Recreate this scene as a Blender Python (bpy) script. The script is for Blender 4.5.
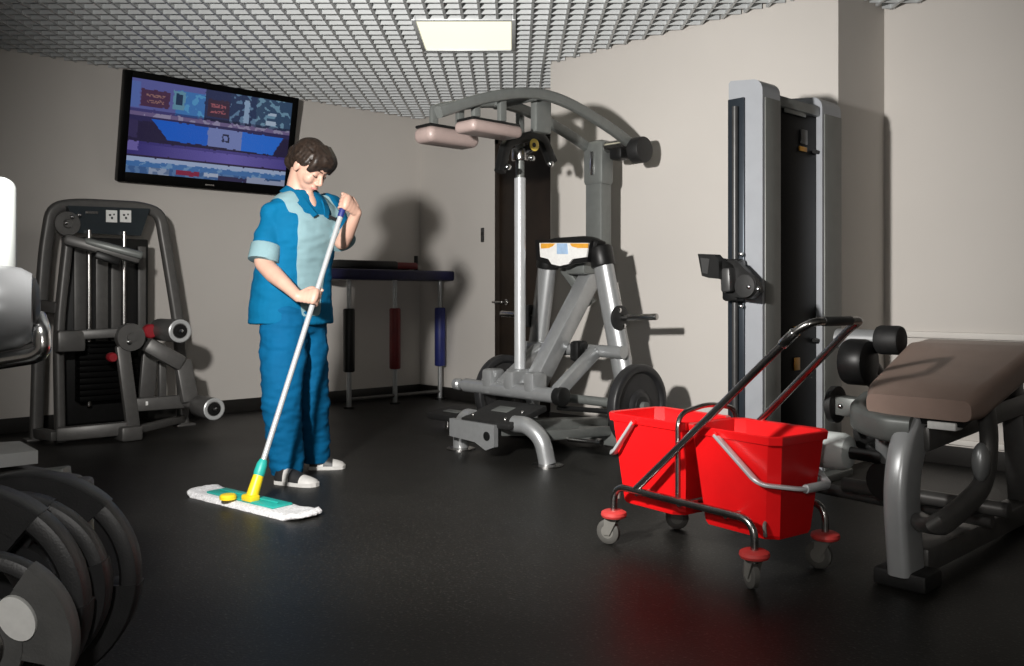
import bpy, bmesh, math, random
from mathutils import Vector, Matrix, noise
random.seed(7)
for o in list(bpy.data.objects): bpy.data.objects.remove(o)
SC = bpy.context.scene
COL = SC.collection
PI = math.pi
# ------------------------------------------------------------------ camera
YAW = math.radians(46.8); FPX = 900.0; CX = 512.0; HY = 296.0; CH = 0.90
SA, CA = math.sin(YAW), math.cos(YAW)
cam = bpy.data.cameras.new('camera'); cam_o = bpy.data.objects.new('camera', cam); COL.objects.link(cam_o)
cam_o.location = (0, 0, CH); cam_o.rotation_euler = (PI/2, 0, YAW)
cam.sensor_fit = 'HORIZONTAL'; cam.sensor_width = 36; cam.lens = 36*FPX/1024
cam.shift_y = -(333-HY)/1024; cam.clip_start = 0.05
SC.camera = cam_o
def W(xc, d, z=0.0):      # offset right of / in front of the viewing position -> room position
    return Vector((CA*xc - SA*d, SA*xc + CA*d, z))
def PD(px, py, d): return W((px-CX)/FPX*d, d, CH-(py-HY)*d/FPX)
def _dir(px, py): return PD(px, py, 1.0) - Vector((0, 0, CH))
def PX(px, py, X): v = _dir(px, py); return Vector((0, 0, CH)) + v*(X/v.x)
def PY(px, py, Y): v = _dir(px, py); return Vector((0, 0, CH)) + v*(Y/v.y)
def PZ(px, py, Z): v = _dir(px, py); return Vector((0, 0, CH)) + v*((Z-CH)/v.z)
# ------------------------------------------------------------------ light
wd = bpy.data.worlds.new('world'); SC.world = wd; wd.use_nodes = True
wd.node_tree.nodes['Background'].inputs[0].default_value = (1, .93, .85, 1)
wd.node_tree.nodes['Background'].inputs[1].default_value = 0.02
fl = bpy.data.lights.new('flash_lamp', 'SPOT'); fo = bpy.data.objects.new('flash_lamp', fl); COL.objects.link(fo)
fo.location = W(-1.06, 1.45, 1.56)
fl.energy = 850; fl.color = (1, .97, .93); fl.shadow_soft_size = 0.07
fl.spot_size = math.radians(100); fl.spot_blend = 1.0
tgt = W(.02, 5.0, 1.15)
fo.rotation_euler = (tgt - fo.location).to_track_quat('-Z', 'Y').to_euler()
f2 = bpy.data.lights.new('camera_fill', 'POINT'); f2o = bpy.data.objects.new('camera_fill', f2); COL.objects.link(f2o)  # weak fill lamp added at the camera to brighten the foreground
f2o.location = W(-.12, -.05, 1.12); f2.energy = 46; f2.color = (1, .97, .93); f2.shadow_soft_size = .04
PANEL_GLOW = 1.15
SC.view_settings.view_transform = 'Standard'; SC.view_settings.look = 'None'
SC.view_settings.exposure = 0.0; SC.view_settings.gamma = 1.0; SC.view_settings.use_curve_mapping = False

# ------------------------------------------------------------------ materials
def mat(name, col, rough=.5, metal=0., nscale=0., namt=.12, bump=0., bscale=200., coat=0., emit=0., spec=.5, sheen=0.):
    m = bpy.data.materials.new(name); m.use_nodes = True
    nt = m.node_tree; b = nt.nodes['Principled BSDF']
    b.inputs['Roughness'].default_value = rough; b.inputs['Metallic'].default_value = metal
    b.inputs['Specular IOR Level'].default_value = spec
    b.inputs['Coat Weight'].default_value = coat; b.inputs['Sheen Weight'].default_value = sheen
    b.inputs['Base Color'].default_value = (*col, 1)
    tc = nt.nodes.new('ShaderNodeTexCoord')
    if nscale:
        n = nt.nodes.new('ShaderNodeTexNoise'); n.inputs['Scale'].default_value = nscale; n.inputs['Detail'].default_value = 4
        nt.links.new(tc.outputs['Object'], n.inputs['Vector'])
        r = nt.nodes.new('ShaderNodeValToRGB')
        r.color_ramp.elements[0].color = (*[c*(1-namt) for c in col], 1)
        r.color_ramp.elements[1].color = (*[min(1, c*(1+namt)) for c in col], 1)
        r.color_ramp.elements[0].position = .3; r.color_ramp.elements[1].position = .7
        nt.links.new(n.outputs['Fac'], r.inputs['Fac']); nt.links.new(r.outputs['Color'], b.inputs['Base Color'])
    if bump:
        n2 = nt.nodes.new('ShaderNodeTexNoise'); n2.inputs['Scale'].default_value = bscale; n2.inputs['Detail'].default_value = 3
        nt.links.new(tc.outputs['Object'], n2.inputs['Vector'])
        bp = nt.nodes.new('ShaderNodeBump'); bp.inputs['Strength'].default_value = bump; bp.inputs['Distance'].default_value = .004
        nt.links.new(n2.outputs['Fac'], bp.inputs['Height']); nt.links.new(bp.outputs['Normal'], b.inputs['Normal'])
    if emit:
        b.inputs['Emission Color'].default_value = (*col, 1); b.inputs['Emission Strength'].default_value = emit
    return m
M = {}
M['wall'] = mat('wall_paint', (.57, .54, .505), .75, nscale=1.2, namt=.03, bump=.06, bscale=160)
M['slab'] = mat('slab_paint', (.16, .16, .16), .9, nscale=2, namt=.1)
M['slat'] = mat('slat_paint', (.56, .58, .585), .45, metal=.15, nscale=3, namt=.05)
M['base'] = mat('baseboard_vinyl', (.012, .011, .010), .45, nscale=8, namt=.2)
M['trim'] = mat('trim_paint', (.68, .65, .61), .5, nscale=4, namt=.04)
M['door'] = mat('door_veneer', (.016, .010, .006), .5, nscale=6, namt=.35)
M['chrome'] = mat('chrome', (.72, .72, .72), .16, 1., nscale=10, namt=.05)
M['dchrome'] = mat('worn_chrome', (.42, .41, .40), .25, 1., nscale=14, namt=.2)
M['silver'] = mat('silver_paint', (.37, .38, .385), .34, .55, nscale=30, namt=.05)
M['grey'] = mat('grey_paint', (.165, .175, .168), .42, .35, nscale=25, namt=.06)
M['gun'] = mat('gunmetal_paint', (.115, .112, .108), .42, .35, nscale=25, namt=.08)
M['black'] = mat('black_plastic', (.007, .007, .007), .42, nscale=30, namt=.2, spec=.35)
M['rubber'] = mat('black_rubber', (.010, .010, .010), .6, nscale=40, namt=.25, bump=.15, bscale=300)
M['iron'] = mat('plate_iron', (.018, .018, .019), .44, .0, nscale=20, namt=.2, bump=.12, bscale=260)
M['ironface'] = mat('plate_face_iron', (.10, .10, .098), .5, .1, nscale=18, namt=.15, bump=.12, bscale=220)
M['brown'] = mat('brown_vinyl', (.30, .215, .178), .42, nscale=9, namt=.08, bump=.1, bscale=240)
M['taupe'] = mat('taupe_vinyl', (.33, .255, .235), .42, nscale=9, namt=.06, bump=.08, bscale=240)
M['greyvinyl'] = mat('grey_vinyl', (.44, .45, .45), .36, .25, nscale=9, namt=.05)
M['white'] = mat('white_vinyl', (.70, .74, .72), .4, nscale=9, namt=.04)
M['padgrey'] = mat('pale_grey_vinyl', (.34, .36, .35), .4, nscale=9, namt=.04)
M['rollgrey'] = mat('silver_vinyl', (.20, .205, .21), .33, .3, nscale=9, namt=.05)
M['label'] = mat('white_label', (.78, .78, .76), .5, nscale=60, namt=.05)
M['towergrey'] = mat('pearl_grey_paint', (.33, .345, .37), .38, .2, nscale=12, namt=.03)
M['towershade'] = mat('tower_side_shade', (.17, .175, .165), .45, .2, nscale=12, namt=.05)  # column side shade put into the colour, darker than the fronts
M['slot'] = mat('rail_steel', (.028, .036, .046), .35, .5, nscale=12, namt=.1)
M['smoke'] = mat('smoked_shroud', (.003, .003, .003), .45, nscale=6, namt=.2, spec=.06)
M['red'] = mat('red_plastic', (.80, .008, .010), .34, nscale=8, namt=.06)
M['redbump'] = mat('red_bumper', (.62, .055, .05), .55, nscale=20, namt=.1)
M['grip'] = mat('dark_grip', (.03, .03, .03), .5, nscale=20, namt=.2)
M['tyre'] = mat('grey_tyre', (.085, .082, .075), .6, nscale=20, namt=.15)
M['hubc'] = mat('caster_hub', (.17, .165, .15), .5, nscale=20, namt=.1)
M['skin'] = mat('skin', (.52, .315, .24), .5, nscale=14, namt=.06)
M['lip'] = mat('lips', (.50, .20, .18), .45, nscale=30, namt=.05)
M['eye'] = mat('eye_lash', (.02, .014, .01), .5, nscale=30, namt=.1)
M['hair'] = mat('hair_brown', (.022, .014, .010), .48, nscale=60, namt=.5, bump=.3, bscale=120)
M['blue'] = mat('blue_cotton', (.001, .110, .235), .8, nscale=5, namt=.1, bump=.2, bscale=420, spec=.12)
M['trouser'] = mat('blue_trouser_cotton', (.001, .085, .20), .8, nscale=5, namt=.12, bump=.2, bscale=420, spec=.12)
M['pale'] = mat('pale_blue_cotton', (.20, .315, .345), .8, nscale=5, namt=.08, bump=.2, bscale=420, spec=.12)
M['shoe'] = mat('shoe_white', (.50, .49, .47), .55, nscale=30, namt=.08)
M['shoeblk'] = mat('shoe_black', (.015, .015, .016), .5, nscale=30, namt=.1)
M['mopwhite'] = mat('mop_fabric', (.70, .70, .71), .9, nscale=90, namt=.22, bump=1., bscale=140)
M['teal'] = mat('teal_plastic', (.02, .36, .31), .45, nscale=20, namt=.08)
M['yellow'] = mat('yellow_plastic', (.85, .62, .02), .4, nscale=20, namt=.06)
M['alu'] = mat('aluminium_pole', (.52, .535, .545), .32, .35, nscale=20, namt=.04)
M['navy'] = mat('navy_vinyl', (.008, .008, .045), .5, nscale=12, namt=.2)
M['navypad'] = mat('blue_foam', (.014, .022, .15), .5, nscale=12, namt=.15)
M['redpad'] = mat('red_foam', (.14, .008, .010), .55, nscale=12, namt=.15)
M['orange'] = mat('orange_print', (.75, .36, .04), .5, nscale=40, namt=.1)
M['ylw'] = mat('yellow_sticker', (.80, .60, .10), .5, nscale=40, namt=.1)
M['skyprint'] = mat('blue_print', (.35, .50, .70), .5, nscale=40, namt=.1)
M['display'] = mat('display_plastic', (.020, .027, .032), .3, nscale=20, namt=.1)
M['crimson'] = mat('red_knob', (.28, .012, .02), .45, nscale=30, namt=.1)
M['dguide'] = mat('dark_steel', (.055, .055, .055), .4, .4, nscale=20, namt=.1)
M['glow'] = mat('panel_diffuser', (1., .955, .72), .5, emit=PANEL_GLOW)
M['glow'].node_tree.nodes['Principled BSDF'].inputs['Base Color'].default_value = (.2, .2, .18, 1)

def floor_mat():
    m = bpy.data.materials.new('rubber_floor'); m.use_nodes = True; nt = m.node_tree; b = nt.nodes['Principled BSDF']
    tc = nt.nodes.new('ShaderNodeTexCoord')
    def N(s, d=4):
        n = nt.nodes.new('ShaderNodeTexNoise'); n.inputs['Scale'].default_value = s; n.inputs['Detail'].default_value = d
        nt.links.new(tc.outputs['Object'], n.inputs['Vector']); return n
    big, fine = N(1.3), N(110, 3)
    r = nt.nodes.new('ShaderNodeValToRGB'); r.color_ramp.elements[0].position = .35; r.color_ramp.elements[1].position = .75
    r.color_ramp.elements[0].color = (.0065, .0062, .0054, 1); r.color_ramp.elements[1].color = (.0125, .0120, .0105, 1)
    nt.links.new(big.outputs['Fac'], r.inputs['Fac'])
    sp = nt.nodes.new('ShaderNodeValToRGB'); sp.color_ramp.elements[0].position = .58; sp.color_ramp.elements[1].position = .72
    sp.color_ramp.elements[0].color = (0, 0, 0, 1); sp.color_ramp.elements[1].color = (1, 1, 1, 1)
    nt.links.new(fine.outputs['Fac'], sp.inputs['Fac'])
    mx = nt.nodes.new('ShaderNodeMix'); mx.data_type = 'RGBA'
    nt.links.new(sp.outputs['Color'], mx.inputs['Factor']); nt.links.new(r.outputs['Color'], mx.inputs[6])
    mx.inputs[7].default_value = (.060, .058, .052, 1)
    nt.links.new(mx.outputs[2], b.inputs['Base Color'])
    rr = nt.nodes.new('ShaderNodeMapRange'); rr.inputs['To Min'].default_value = .36; rr.inputs['To Max'].default_value = .56
    nt.links.new(big.outputs['Fac'], rr.inputs['Value']); nt.links.new(rr.outputs['Result'], b.inputs['Roughness'])
    bp = nt.nodes.new('ShaderNodeBump'); bp.inputs['Strength'].default_value = .22; bp.inputs['Distance'].default_value = .003
    nt.links.new(fine.outputs['Fac'], bp.inputs['Height']); nt.links.new(bp.outputs['Normal'], b.inputs['Normal'])
    b.inputs['Specular IOR Level'].default_value = .3
    return m
M['floor'] = floor_mat()

# ------------------------------------------------------------------ mesh helpers (all take room coordinates)
def frame_of(t, ref=None):
    t = t.normalized()
    ref = ref or (Vector((0, 0, 1)) if abs(t.z) < .95 else Vector((0, 1, 0)))
    s = ref.cross(t)
    if s.length < 1e-6: s = Vector((1, 0, 0)).cross(t)
    s.normalize(); return s, t.cross(s)
def loft(bm, rings, cap0=True, cap1=True, closed=False):
    vr = [[bm.verts.new(p) for p in r] for r in rings]
    n = len(vr[0]); R = len(vr)
    for i in range(R if closed else R-1):
        a, b = vr[i], vr[(i+1) % R]
        for j in range(n):
            try: bm.faces.new((a[j], a[(j+1) % n], b[(j+1) % n], b[j]))
            except ValueError: pass
    if not closed:
        if cap0: bm.faces.new(vr[0][::-1])
        if cap1: bm.faces.new(vr[-1])
    return vr
def circ(r, n=12, ry=None, p=1.0):
    ry = r if ry is None else ry; out = []
    for k in range(n):
        a = 2*PI*k/n; c, s = math.cos(a), math.sin(a)
        out.append((r*math.copysign(abs(c)**p, c), ry*math.copysign(abs(s)**p, s)))
    return out
def rrect(w, h, b=.006, seg=2):
    out = []
    for cx, cy, a0 in ((w/2-b, h/2-b, 0), (-w/2+b, h/2-b, 90), (-w/2+b, -h/2+b, 180), (w/2-b, -h/2+b, 270)):
        for k in range(seg+1):
            a = math.radians(a0+90*k/seg); out.append((cx+b*math.cos(a), cy+b*math.sin(a)))
    return out
def fillet(pts, rad, seg=5):
    pts = [Vector(p) for p in pts]; out = [pts[0]]
    for i in range(1, len(pts)-1):
        a, b, c = pts[i-1], pts[i], pts[i+1]
        u, v = (a-b), (c-b); k = min(rad, u.length*.48, v.length*.48)
        p0, p1 = b+u.normalized()*k, b+v.normalized()*k
        for j in range(seg+1):
            t = j/seg; out.append(p0*(1-t)**2 + b*2*t*(1-t) + p1*t*t)
    out.append(pts[-1]); return out
def catmull(pts, n=6):
    pts = [Vector(p) for p in pts]; P = [pts[0]*2-pts[1]]+pts+[pts[-1]*2-pts[-2]]; out = []
    for i in range(1, len(P)-2):
        for k in range(n):
            t = k/n; a, b, c, d = P[i-1], P[i], P[i+1], P[i+2]
            out.append(.5*((2*b)+(c-a)*t+(2*a-5*b+4*c-d)*t*t+(3*b-a-3*c+d)*t**3))
    out.append(pts[-1]); return out
def tube(bm, pts, r=.02, n=12, sec=None, ref=None, closed=False):
    pts = [Vector(p) for p in pts]; m = len(pts)
    rs = r if isinstance(r, (list, tuple)) else [r]*m
    rings = []; s0 = None
    for i, p in enumerate(pts):
        if closed: t = pts[(i+1) % m]-pts[i-1]
        else: t = pts[min(i+1, m-1)]-pts[max(i-1, 0)]
        t.normalize()
        if s0 is None or ref is not None: s, u = frame_of(t, ref)
        else:
            s = (s0 - t*s0.dot(t)).normalized(); u = t.cross(s)
        s0 = s
        base = sec if sec else circ(1, n)
        k = 1 if sec else rs[i]
        rings.append([p + s*(a*k) + u*(b*k) for a, b in base])
    loft(bm, rings, closed=closed); return bm
def rod(bm, a, b, r, n=16, bev=0.0, r2=None):
    a, b = Vector(a), Vector(b); t = (b-a).normalized(); r2 = r if r2 is None else r2
    if bev: tube(bm, [a, a+t*bev*.3, a+t*bev, b-t*bev, b-t*bev*.3, b], [r-bev, r-bev*.3, r, r2, r2-bev*.3, r2-bev], n)
    else: tube(bm, [a, b], [r, r2], n)
    return bm
def lathe(bm, o, axis, prof, n=24):     # prof: (distance along axis, radius)
    o, axis = Vector(o), Vector(axis).normalized(); s, u = frame_of(axis); rings = []
    for h, r in prof:
        rings.append([o+axis*h+s*(r*math.cos(2*PI*k/n))+u*(r*math.sin(2*PI*k/n)) for k in range(n)])
    loft(bm, rings); return bm
def box(bm, c, size, rot=None, bev=.006, seg=2):
    c = Vector(c); tb = bmesh.new(); bmesh.ops.create_cube(tb, size=1)
    for v in tb.verts: v.co = Vector((v.co.x*size[0], v.co.y*size[1], v.co.z*size[2]))
    if bev: bmesh.ops.bevel(tb, geom=tb.edges[:], offset=min(bev, min(size)*.45), segments=seg, affect='EDGES', profile=.5)
    return _copy(tb, bm, rot if rot is not None else Matrix.Identity(3), c)
def _copy(tb, bm, R, c):
    tb.verts.ensure_lookup_table(); tb.verts.index_update()
    nv = [bm.verts.new(R @ v.co + c) for v in tb.verts]
    for f in tb.faces: bm.faces.new([nv[v.index] for v in f.verts])
    tb.free(); return bm
def axes(x, y=None, z=None):     # rotation matrix from axis vectors
    x = Vector(x).normalized()
    if y is not None: y = Vector(y); y = (y - x*x.dot(y)).normalized(); z = x.cross(y)
    else: z = Vector(z); z = (z - x*x.dot(z)).normalized(); y = z.cross(x)
    return Matrix((x, y, z)).transposed()
def beam(bm, a, b, w, h, bev=.008, up=None):    # box-section bar: w sideways, h along up
    a, b = Vector(a), Vector(b); t = b-a
    up = up or (Vector((0, 0, 1)) if abs(t.normalized().z) < .9 else Vector((0, 1, 0)))
    return box(bm, (a+b)/2, (t.length, w, h), axes(t, None, up), bev)
def prism(bm, pts, nrm, th):      # flat polygon pts given thickness th along nrm, centred
    nrm = Vector(nrm).normalized(); loft(bm, [[Vector(p)-nrm*th/2 for p in pts], [Vector(p)+nrm*th/2 for p in pts]]); return bm
def ellipsoid(bm, c, ax, n=20, m=12):
    c = Vector(c); a, b, d = [Vector(v) for v in ax]; rings = []
    for i in range(1, m):
        th = PI*i/m
        rings.append([c + d*math.cos(th) + (a*math.cos(2*PI*k/n)+b*math.sin(2*PI*k/n))*math.sin(th) for k in range(n)])
    vr = loft(bm, rings, False, False)
    t, bt = bm.verts.new(c+d), bm.verts.new(c-d)
    for k in range(n):
        bm.faces.new((t, vr[0][(k+1) % n], vr[0][k])); bm.faces.new((bt, vr[-1][k], vr[-1][(k+1) % n]))
    return bm
def B(): return bmesh.new()
def finish(bm, ang=.6):
    bmesh.ops.recalc_face_normals(bm, faces=bm.faces[:])
    for f in bm.faces: f.smooth = True
    for e in bm.edges:
        e.smooth = len(e.link_faces) == 2 and e.calc_face_angle(0) < ang
def obj(name, bm, m, parent=None, ang=.6, root=None):
    """one mesh object; with a parent the vertices are moved into the thing's own frame"""
    finish(bm, ang)
    o = bpy.data.objects.new(name, bpy.data.meshes.new(name)); COL.objects.link(o)
    if parent is not None:
        r = parent
        while r.parent is not None: r = r.parent
        inv = ROOTS[r.name].inverted()
        bm.transform(inv); o.parent = parent
    else:
        lo = Vector([min(v.co[i] for v in bm.verts) for i in range(3)]); hi = Vector([max(v.co[i] for v in bm.verts) for i in range(3)])
        org = Vector(((lo.x+hi.x)/2, (lo.y+hi.y)/2, lo.z)); bm.transform(Matrix.Translation(-org)); o.location = org
        ROOTS[o.name] = Matrix.Translation(org)
    bm.to_mesh(o.data); bm.free()
    o.data.materials.append(M[m] if isinstance(m, str) else m)
    return o
ROOTS = {}
def tag(o, label, cat, group=None):
    o['label'] = label; o['category'] = cat
    if group: o['group'] = group
    return o
def thing(name, label, cat, loc=(0, 0, 0), rz=0., group=None):
    o = bpy.data.objects.new(name, None); COL.objects.link(o); o.empty_display_size = .1
    o.location = loc; o.rotation_euler = (0, 0, rz)
    ROOTS[o.name] = Matrix.Translation(Vector(loc)) @ Matrix.Rotation(rz, 4, 'Z')
    return tag(o, label, cat, group)
def struct(name, bm, m, label=None):
    o = obj(name, bm, m); o['kind'] = 'structure'
    if label: o['label'] = label
    return o
def instance(src, parent, delta):      # another piece sharing the same mesh
    c = src.copy(); COL.objects.link(c); c.parent = parent; c.location = Vector(src.location)+Vector(delta); return c
Xv, Yv, Zv = Vector((1, 0, 0)), Vector((0, 1, 0)), Vector((0, 0, 1))
RT = W(1, 0) ; FW = W(0, 1)       # to the right / away, as seen from the viewing position

# ------------------------------------------------------------------ room
XL, XR, YF, YB, HC = -6.55, 2.3, -3.4, 5.0, 2.5
BX0, BX1, BYF = -4.36, -2.26, 4.46         # boxed-out column on the back wall
TH = .15
def slabbox(x0, x1, y0, y1, z0, z1): return box(B(), ((x0+x1)/2, (y0+y1)/2, (z0+z1)/2), (x1-x0, y1-y0, z1-z0), bev=0)
struct('floor', slabbox(XL-TH, XR+TH, YF-TH, YB+TH, -.12, 0), 'floor', 'dark speckled rubber floor')
struct('wall_left', slabbox(XL-TH, XL, YF-TH, YB+TH, 0, 2.9), 'wall', 'grey beige painted wall behind the television')
struct('wall_back', slabbox(XL, XR, YB, YB+TH, 0, 2.9), 'wall', 'grey beige painted wall with the door')
struct('wall_right', slabbox(XR, XR+TH, YF-TH, YB+TH, 0, 2.9), 'wall', 'grey beige painted wall out of view')
struct('wall_front', slabbox(XL, XR, YF-TH, YF, 0, 2.9), 'wall', 'grey beige painted wall behind the viewer')
struct('wall_column', slabbox(BX0, BX1, BYF, YB, 0, 2.9), 'wall', 'boxed-out wall section behind the squat machine')
ceil = struct('ceiling', slabbox(XL-TH, XR+TH, YF-TH, YB+TH, 2.9, 3.0), 'slab', 'open cell lattice ceiling of pale metal slats')
# ceiling lattice, turned against the walls as in the photograph; slats every 10 cm
LX0, LX1, LD0, LD1 = -.585, .022, 5.21, 5.88      # the light panel in view, in the lattice's own axes
PANELS = [(LX0, LX1, LD0, LD1), (-.585, .022, .01, .68), (-2.785, -2.178, -.99, -.32)]  # first panel is in view; the others are unseen, added for ambient light
def inside(p, e=0.012):
    if not (XL+e < p.x < XR-e and YF+e < p.y < YB-e): return False
    return not (BX0-e < p.x < BX1+e and p.y > BYF-e)
def runs(f, lo, hi, st=.01):
    out = []; a = None; k = lo
    while k <= hi:
        ok = f(k)
        if ok and a is None: a = k
        if not ok and a is not None:
            if k-a > .06: out.append((a, k-st))
            a = None
        k += st
    return out
def slat(a, b, hw=.003):
    bm = B(); t = (b-a).normalized(); s = Vector((-t.y, t.x, 0))*hw
    z0, z1 = HC, HC+.045
    loft(bm, [[a-s+Zv*z0, a+s+Zv*z0, a+s+Zv*z1, a-s+Zv*z1], [b-s+Zv*z0, b+s+Zv*z0, b+s+Zv*z1, b-s+Zv*z1]])
    obj('slat', bm, 'slat', ceil)
def in_panel(x, d): return any(a-.004 < x < b+.004 and c-.004 < d < e+.004 for a, b, c, e in PANELS)
for i in range(-50, 60):          # slats across
    d = .01 + i*.1
    if d < -.6: continue
    for a, b in runs(lambda k: inside(W(k, d)) and not in_panel(k, d), -6.5, 6.5): slat(W(a, d), W(b, d))
for i in range(60, 85):
    d = .01 + i*.1
    for a, b in runs(lambda k: inside(W(k, d)) and not in_panel(k, d), -6.5, 6.5): slat(W(a, d), W(b, d))
for i in range(-66, 60):          # slats away
    x = -.085 + i*.1 + .0
    for a, b in runs(lambda k: inside(W(x, k)) and not in_panel(x, k), -.6, 8.6): slat(W(x, a), W(x, b), .0075)
# baseboards
bh, bt = .10, .014
bl = B(); box(bl, (XL+bt/2, (YF+YB)/2, bh/2), (bt, YB-YF, bh), bev=.003); struct('baseboard_left', bl, 'base', 'black skirting along the television wall')
bb = B(); box(bb, ((XL+bt+BX0)/2, YB-bt/2, bh/2), (BX0-XL-bt, bt, bh), bev=.003); struct('baseboard_back', bb, 'base', 'black skirting along the door wall')
bc = B(); box(bc, ((BX0+BX1)/2, BYF-bt/2, bh/2), (BX1-BX0, bt, bh), bev=.003); struct('baseboard_column', bc, 'base', 'black skirting along the boxed-out wall')
bd = B(); box(bd, ((BX1+XR)/2, YB-bt/2, bh/2), (XR-BX1, bt, bh), bev=.003); struct('baseboard_right', bd, 'base', 'black skirting behind the brown bench')
tr = B(); box(tr, ((BX1+XR)/2+.005, YB-.011, .69), (XR-BX1-.01, .022, .035), bev=.006); struct('trim_1', tr, 'trim', 'painted rail along the wall behind the brown bench')
tr = B(); box(tr, ((BX1+XR)/2+.005, YB-.009, .125), (XR-BX1-.01, .018, .03), bev=.004); struct('trim_2', tr, 'trim', 'painted strip above the black skirting')
# door in the back wall, half hidden by the column
DX0 = PY(501, 300, YB).x
dl = B(); box(dl, (DX0+.04+.42, YB-.02, 1.07), (.84, .036, 2.12), bev=.003)
door = struct('door_1', dl, 'door', 'dark brown door beside the boxed-out wall')
f = B()
for x in (DX0+.012, DX0+.04+.84+.03): box(f, (x, YB-.03, 1.09), (.05, .058, 2.18), bev=.004)
box(f, (DX0+.46, YB-.03, 2.165), (.95, .058, .05), bev=.004)
obj('door_frame', f, 'door', door)
h = B(); hp = Vector((DX0+.11, YB-.04, .85)); rod(h, hp, hp-Yv*.05, .011); tube(h, fillet([hp-Yv*.05, hp-Yv*.055, hp-Yv*.055-Xv*.11], .01), .009); lathe(h, hp, -Yv, [(0, .026), (.006, .026), (.008, .02)])
obj('door_handle', h, 'dchrome', door)
# ceiling light panels
def light_panel(a, b, c, e, label, first=False):
    cx, cd = (a+b)/2, (c+e)/2; t = thing('ceiling_light', label, 'ceiling light', W(cx, cd, HC-.004), YAW, 'square panel lights set into the lattice ceiling')
    R = Matrix.Rotation(YAW, 3, 'Z'); w, l = b-a, e-c
    fr = B()
    for s in (-1, 1):
        box(fr, W(cx+s*(w/2-.012), cd, HC+.018), (.024, l, .044), R, .002); box(fr, W(cx, cd+s*(l/2-.012), HC+.018), (w-.05, .024, .044), R, .002)
    obj('frame', fr, 'slat', t)
    df = B(); box(df, W(cx, cd, HC+.008), (w-.052, l-.052, .008), R, .002); obj('diffuser', df, 'glow', t)
light_panel(*PANELS[0], 'glowing square light panel set into the lattice ceiling')
for k, nm in enumerate(('above the viewer', 'behind the viewer')):
    light_panel(*PANELS[k+1], 'glowing square ceiling panel, unseen, added for ambient light '+nm)
# small wall switch on the back wall
sp = PY(483, 235, YB)
t = thing('wall_switch', 'small dark wall switch on the grey wall left of the door', 'switch', (sp.x, YB, sp.z-.06))
b_ = B(); box(b_, (sp.x, YB-.006, sp.z), (.035, .012, .12), bev=.004); obj('switch_plate', b_, 'dguide', t)
b_ = B(); box(b_, (sp.x, YB-.014, sp.z+.01), (.015, .008, .03), bev=.003); obj('rocker', b_, 'black', t)

# ------------------------------------------------------------------ television
tvb, tvt = PX(117, 181, XL+.10), PX(125, 69, XL+.255)
tw = 1.33
tv = thing('television', 'large flat television showing a blue news studio, high on the wall', 'television', (XL+.1, tvb.y+tw/2, tvb.z))
up = Vector((tvt.x-tvb.x, 0, tvt.z-tvb.z)); th_ = up.length; upn = up.normalized(); nrm = Yv.cross(upn) * (1 if Yv.cross(upn).x > 0 else -1)
Rtv = axes(Yv, upn)          # x along the wall, y up the screen, z out
tc_ = Vector((tvb.x, tvb.y+tw/2, tvb.z)) + upn*th_/2
zt = Rtv.col[2].copy(); 
if zt.x < 0: Rtv = axes(-Yv, upn); zt = Rtv.col[2].copy()
bz = B(); box(bz, tc_-zt*.03, (tw, th_, .06), Rtv, .008)
obj('housing', bz, 'black', tv)
bz = B(); iw, ih = tw-.10, th_-.115; sc = tc_+upn*.012
for s in (-1, 1):
    box(bz, tc_+Yv*s*(tw/2-.025)+zt*.004, (.05, th_, .012), Rtv, .004)
box(bz, tc_+upn*(th_/2-.023)+zt*.004, (tw-.1, .046, .012), Rtv, .004); box(bz, tc_-upn*(th_/2-.035)+zt*.004, (tw-.1, .07, .012), Rtv, .004)
obj('bezel', bz, 'smoke', tv)
lg = B(); box(lg, tc_-upn*(th_/2-.03)+zt*.0105, (.07, .010, .002), Rtv, 0); obj('logo_strip', lg, 'dchrome', tv)
br = B(); box(br, Vector((XL+.022, tc_.y, tc_.z)), (.04, .4, .4), bev=.005); beam(br, (XL+.04, tc_.y, tc_.z+.05), tc_-zt*.05+upn*.05, .3, .05); obj('wall_bracket', br, 'black', tv)
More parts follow.
